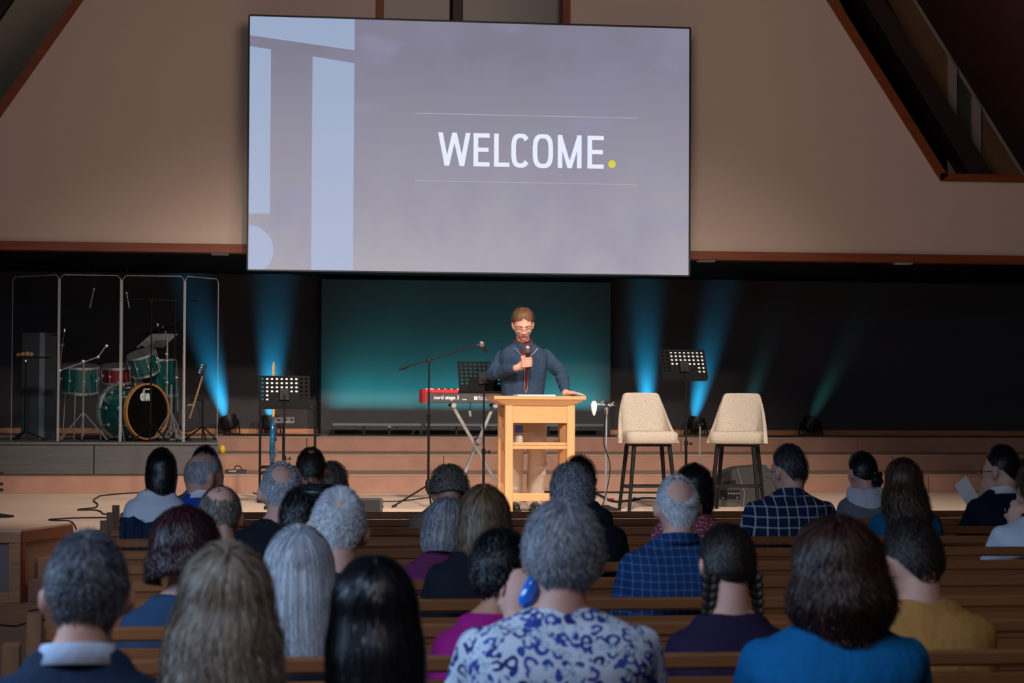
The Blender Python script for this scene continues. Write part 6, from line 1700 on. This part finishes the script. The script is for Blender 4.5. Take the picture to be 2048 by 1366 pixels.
        k.loft(rows, close=False); o = k.build('collar', navy, r, fix=True); m_ = o.modifiers.new('t', 'SOLIDIFY'); m_.thickness = .009; m_.offset = 0; m_ = o.modifiers.new('s', 'SUBSURF'); m_.levels = 2; m_.render_levels = 2
    zm = mk('zip_metal', (170, 172, 180), .4, metal=.6)
    for s in (-1, 1):
        pts = [Vector((xs0+s*(hw_+.003), front(xs0+s*(hw_+.003), min(z, H), .011), z)) for z, hw_ in strip[3:]]
        e_ = Vector((xs0+s*.105, front(xs0+s*.095, H-.05, .030), H-.012)); mid_ = Vector((xs0+s*.068, front(xs0+s*.065, H-.07, .02), H-.058))
        MB().tube([e_, mid_]+pts, .0028, 6).build('zip', zm, r)
    MB().box((xs0, front(xs0, zb_, .014), zb_-.006), (.010, .006, .022), ch=.002).build('zip_pull', zm, r)
    # trousers and shoes
    kh = cloth('khaki_trousers', (226, 212, 192), .9, var=.05, bump=.7, scale=4)
    k = MB(); k.loft([ring(0, 0, z, rx, ry, 24) for z, rx, ry in ((hipz-.14, .14, .10), (hipz-.05, .176, .125), (hipz+.02, .186, .13), (hipz+.09, .178, .122))])
    for kn, an, s in ((kneeL, ankL, 1), (kneeR, ankR, -1)):
        k.chain([Vector((kn.x*.9, 0, hipz-.03)), kn, Vector((an.x, an.y, .085))], [.108, .086, .074], 16)
        for t_, rr_ in ((.15, .092), (.35, .088), (.80, .084), (.93, .086)):
            p = kn.lerp(an, t_); k.ell(p+Vector((.01*s, .012, 0)), (rr_, rr_*.95, .022), RX(.3*s), n=16, k=8)
    o = k.build('khaki_trousers', kh, r, fix=False); remesh(o, .010, 5)
    for an in (ankL, ankR):
        k = MB(); k.chain([Vector((an.x, an.y-.03, .048)), Vector((an.x, an.y+.10, .046)), Vector((an.x, an.y+.19, .036))], [.046, .046, .036], 14)
        o = k.build('shoe', mk('black_shoe', (20, 19, 20), .35), r, fix=False); remesh(o, .01, 2)
        MB().box((an.x, an.y+.075, .010), (.088, .29, .02), ch=.008).build('sole', m_rub, o)
    # face details
    def fp(v): return Hc+M @ (Vector(v)*K)
    brow = hairmat('brow_hair', [(96, 66, 48), (120, 86, 62), (140, 100, 74)])
    for s in (-1, 1):
        k = MB(); k.tube([fp((s*.012, .104, .014)), fp((s*.026, .103, .021)), fp((s*.042, .092, .017)), fp((s*.050, .082, .010))], [.0025, .0042, .0036, .0016], 7); k.build('eyebrow', brow, r)
        MB().ell(fp((s*.031, .0905, .0015)), (.0155*K, .008*K, .0085*K), M, n=14, k=9).build('eyelid', skin, r)
        MB().tube([fp((s*.017, .0985, -.004)), fp((s*.030, .1005, -.0075)), fp((s*.045, .0915, -.004))], [.0006, .0011, .0006], 6).build('eyelashes', brow, r)
    lipm = mk('lip', (168, 92, 86), .5); dk = mk('mouth_interior', (70, 26, 26), .7)
    MB().ell(fp((.0, .1010, -.071)), (.0185*K, .0045*K, .0050*K), M, n=16, k=8).build('open_mouth', dk, r)
    MB().tube([fp((-.023, .094, -.071)), fp((-.010, .1035, -.0650)), fp((0, .1045, -.0665)), fp((.010, .1035, -.0650)), fp((.023, .094, -.071))], [.001, .0032, .0030, .0032, .001], 8).build('upper_lip', lipm, r)
    MB().tube([fp((-.020, .094, -.074)), fp((0, .1025, -.0785)), fp((.020, .094, -.074))], [.001, .0040, .001], 8).build('lower_lip', lipm, r)
    hair_mesh('hair', H_SPK, r, Hc, M, K, sty('shortw', front=1.08, lift=.013, back=.07, side=.030, ear=1.62, sidecut=5, crown=.26, mess=.012, slen=.05, swirl=.45, backonly=False, theq=1.5, prof=[(0, .97), (.04, .93), (.09, .68)]), 3400, 77, .0022)
    # microphone, held: its own thing
    W_ = r.location
    tw_ = lambda v: Vector((W_.x-v.x, W_.y-v.y, W_.z+v.z))
    mt, mb_ = tw_(mic_top), tw_(mic_bot)
    mo = thing('handheld_microphone', "black wireless microphone with silver grille in the speaker's hand", 'microphone', mt)
    mic_at(mo, (0, 0, 0), mb_-mt, .235, .029)
    return r
speaker()
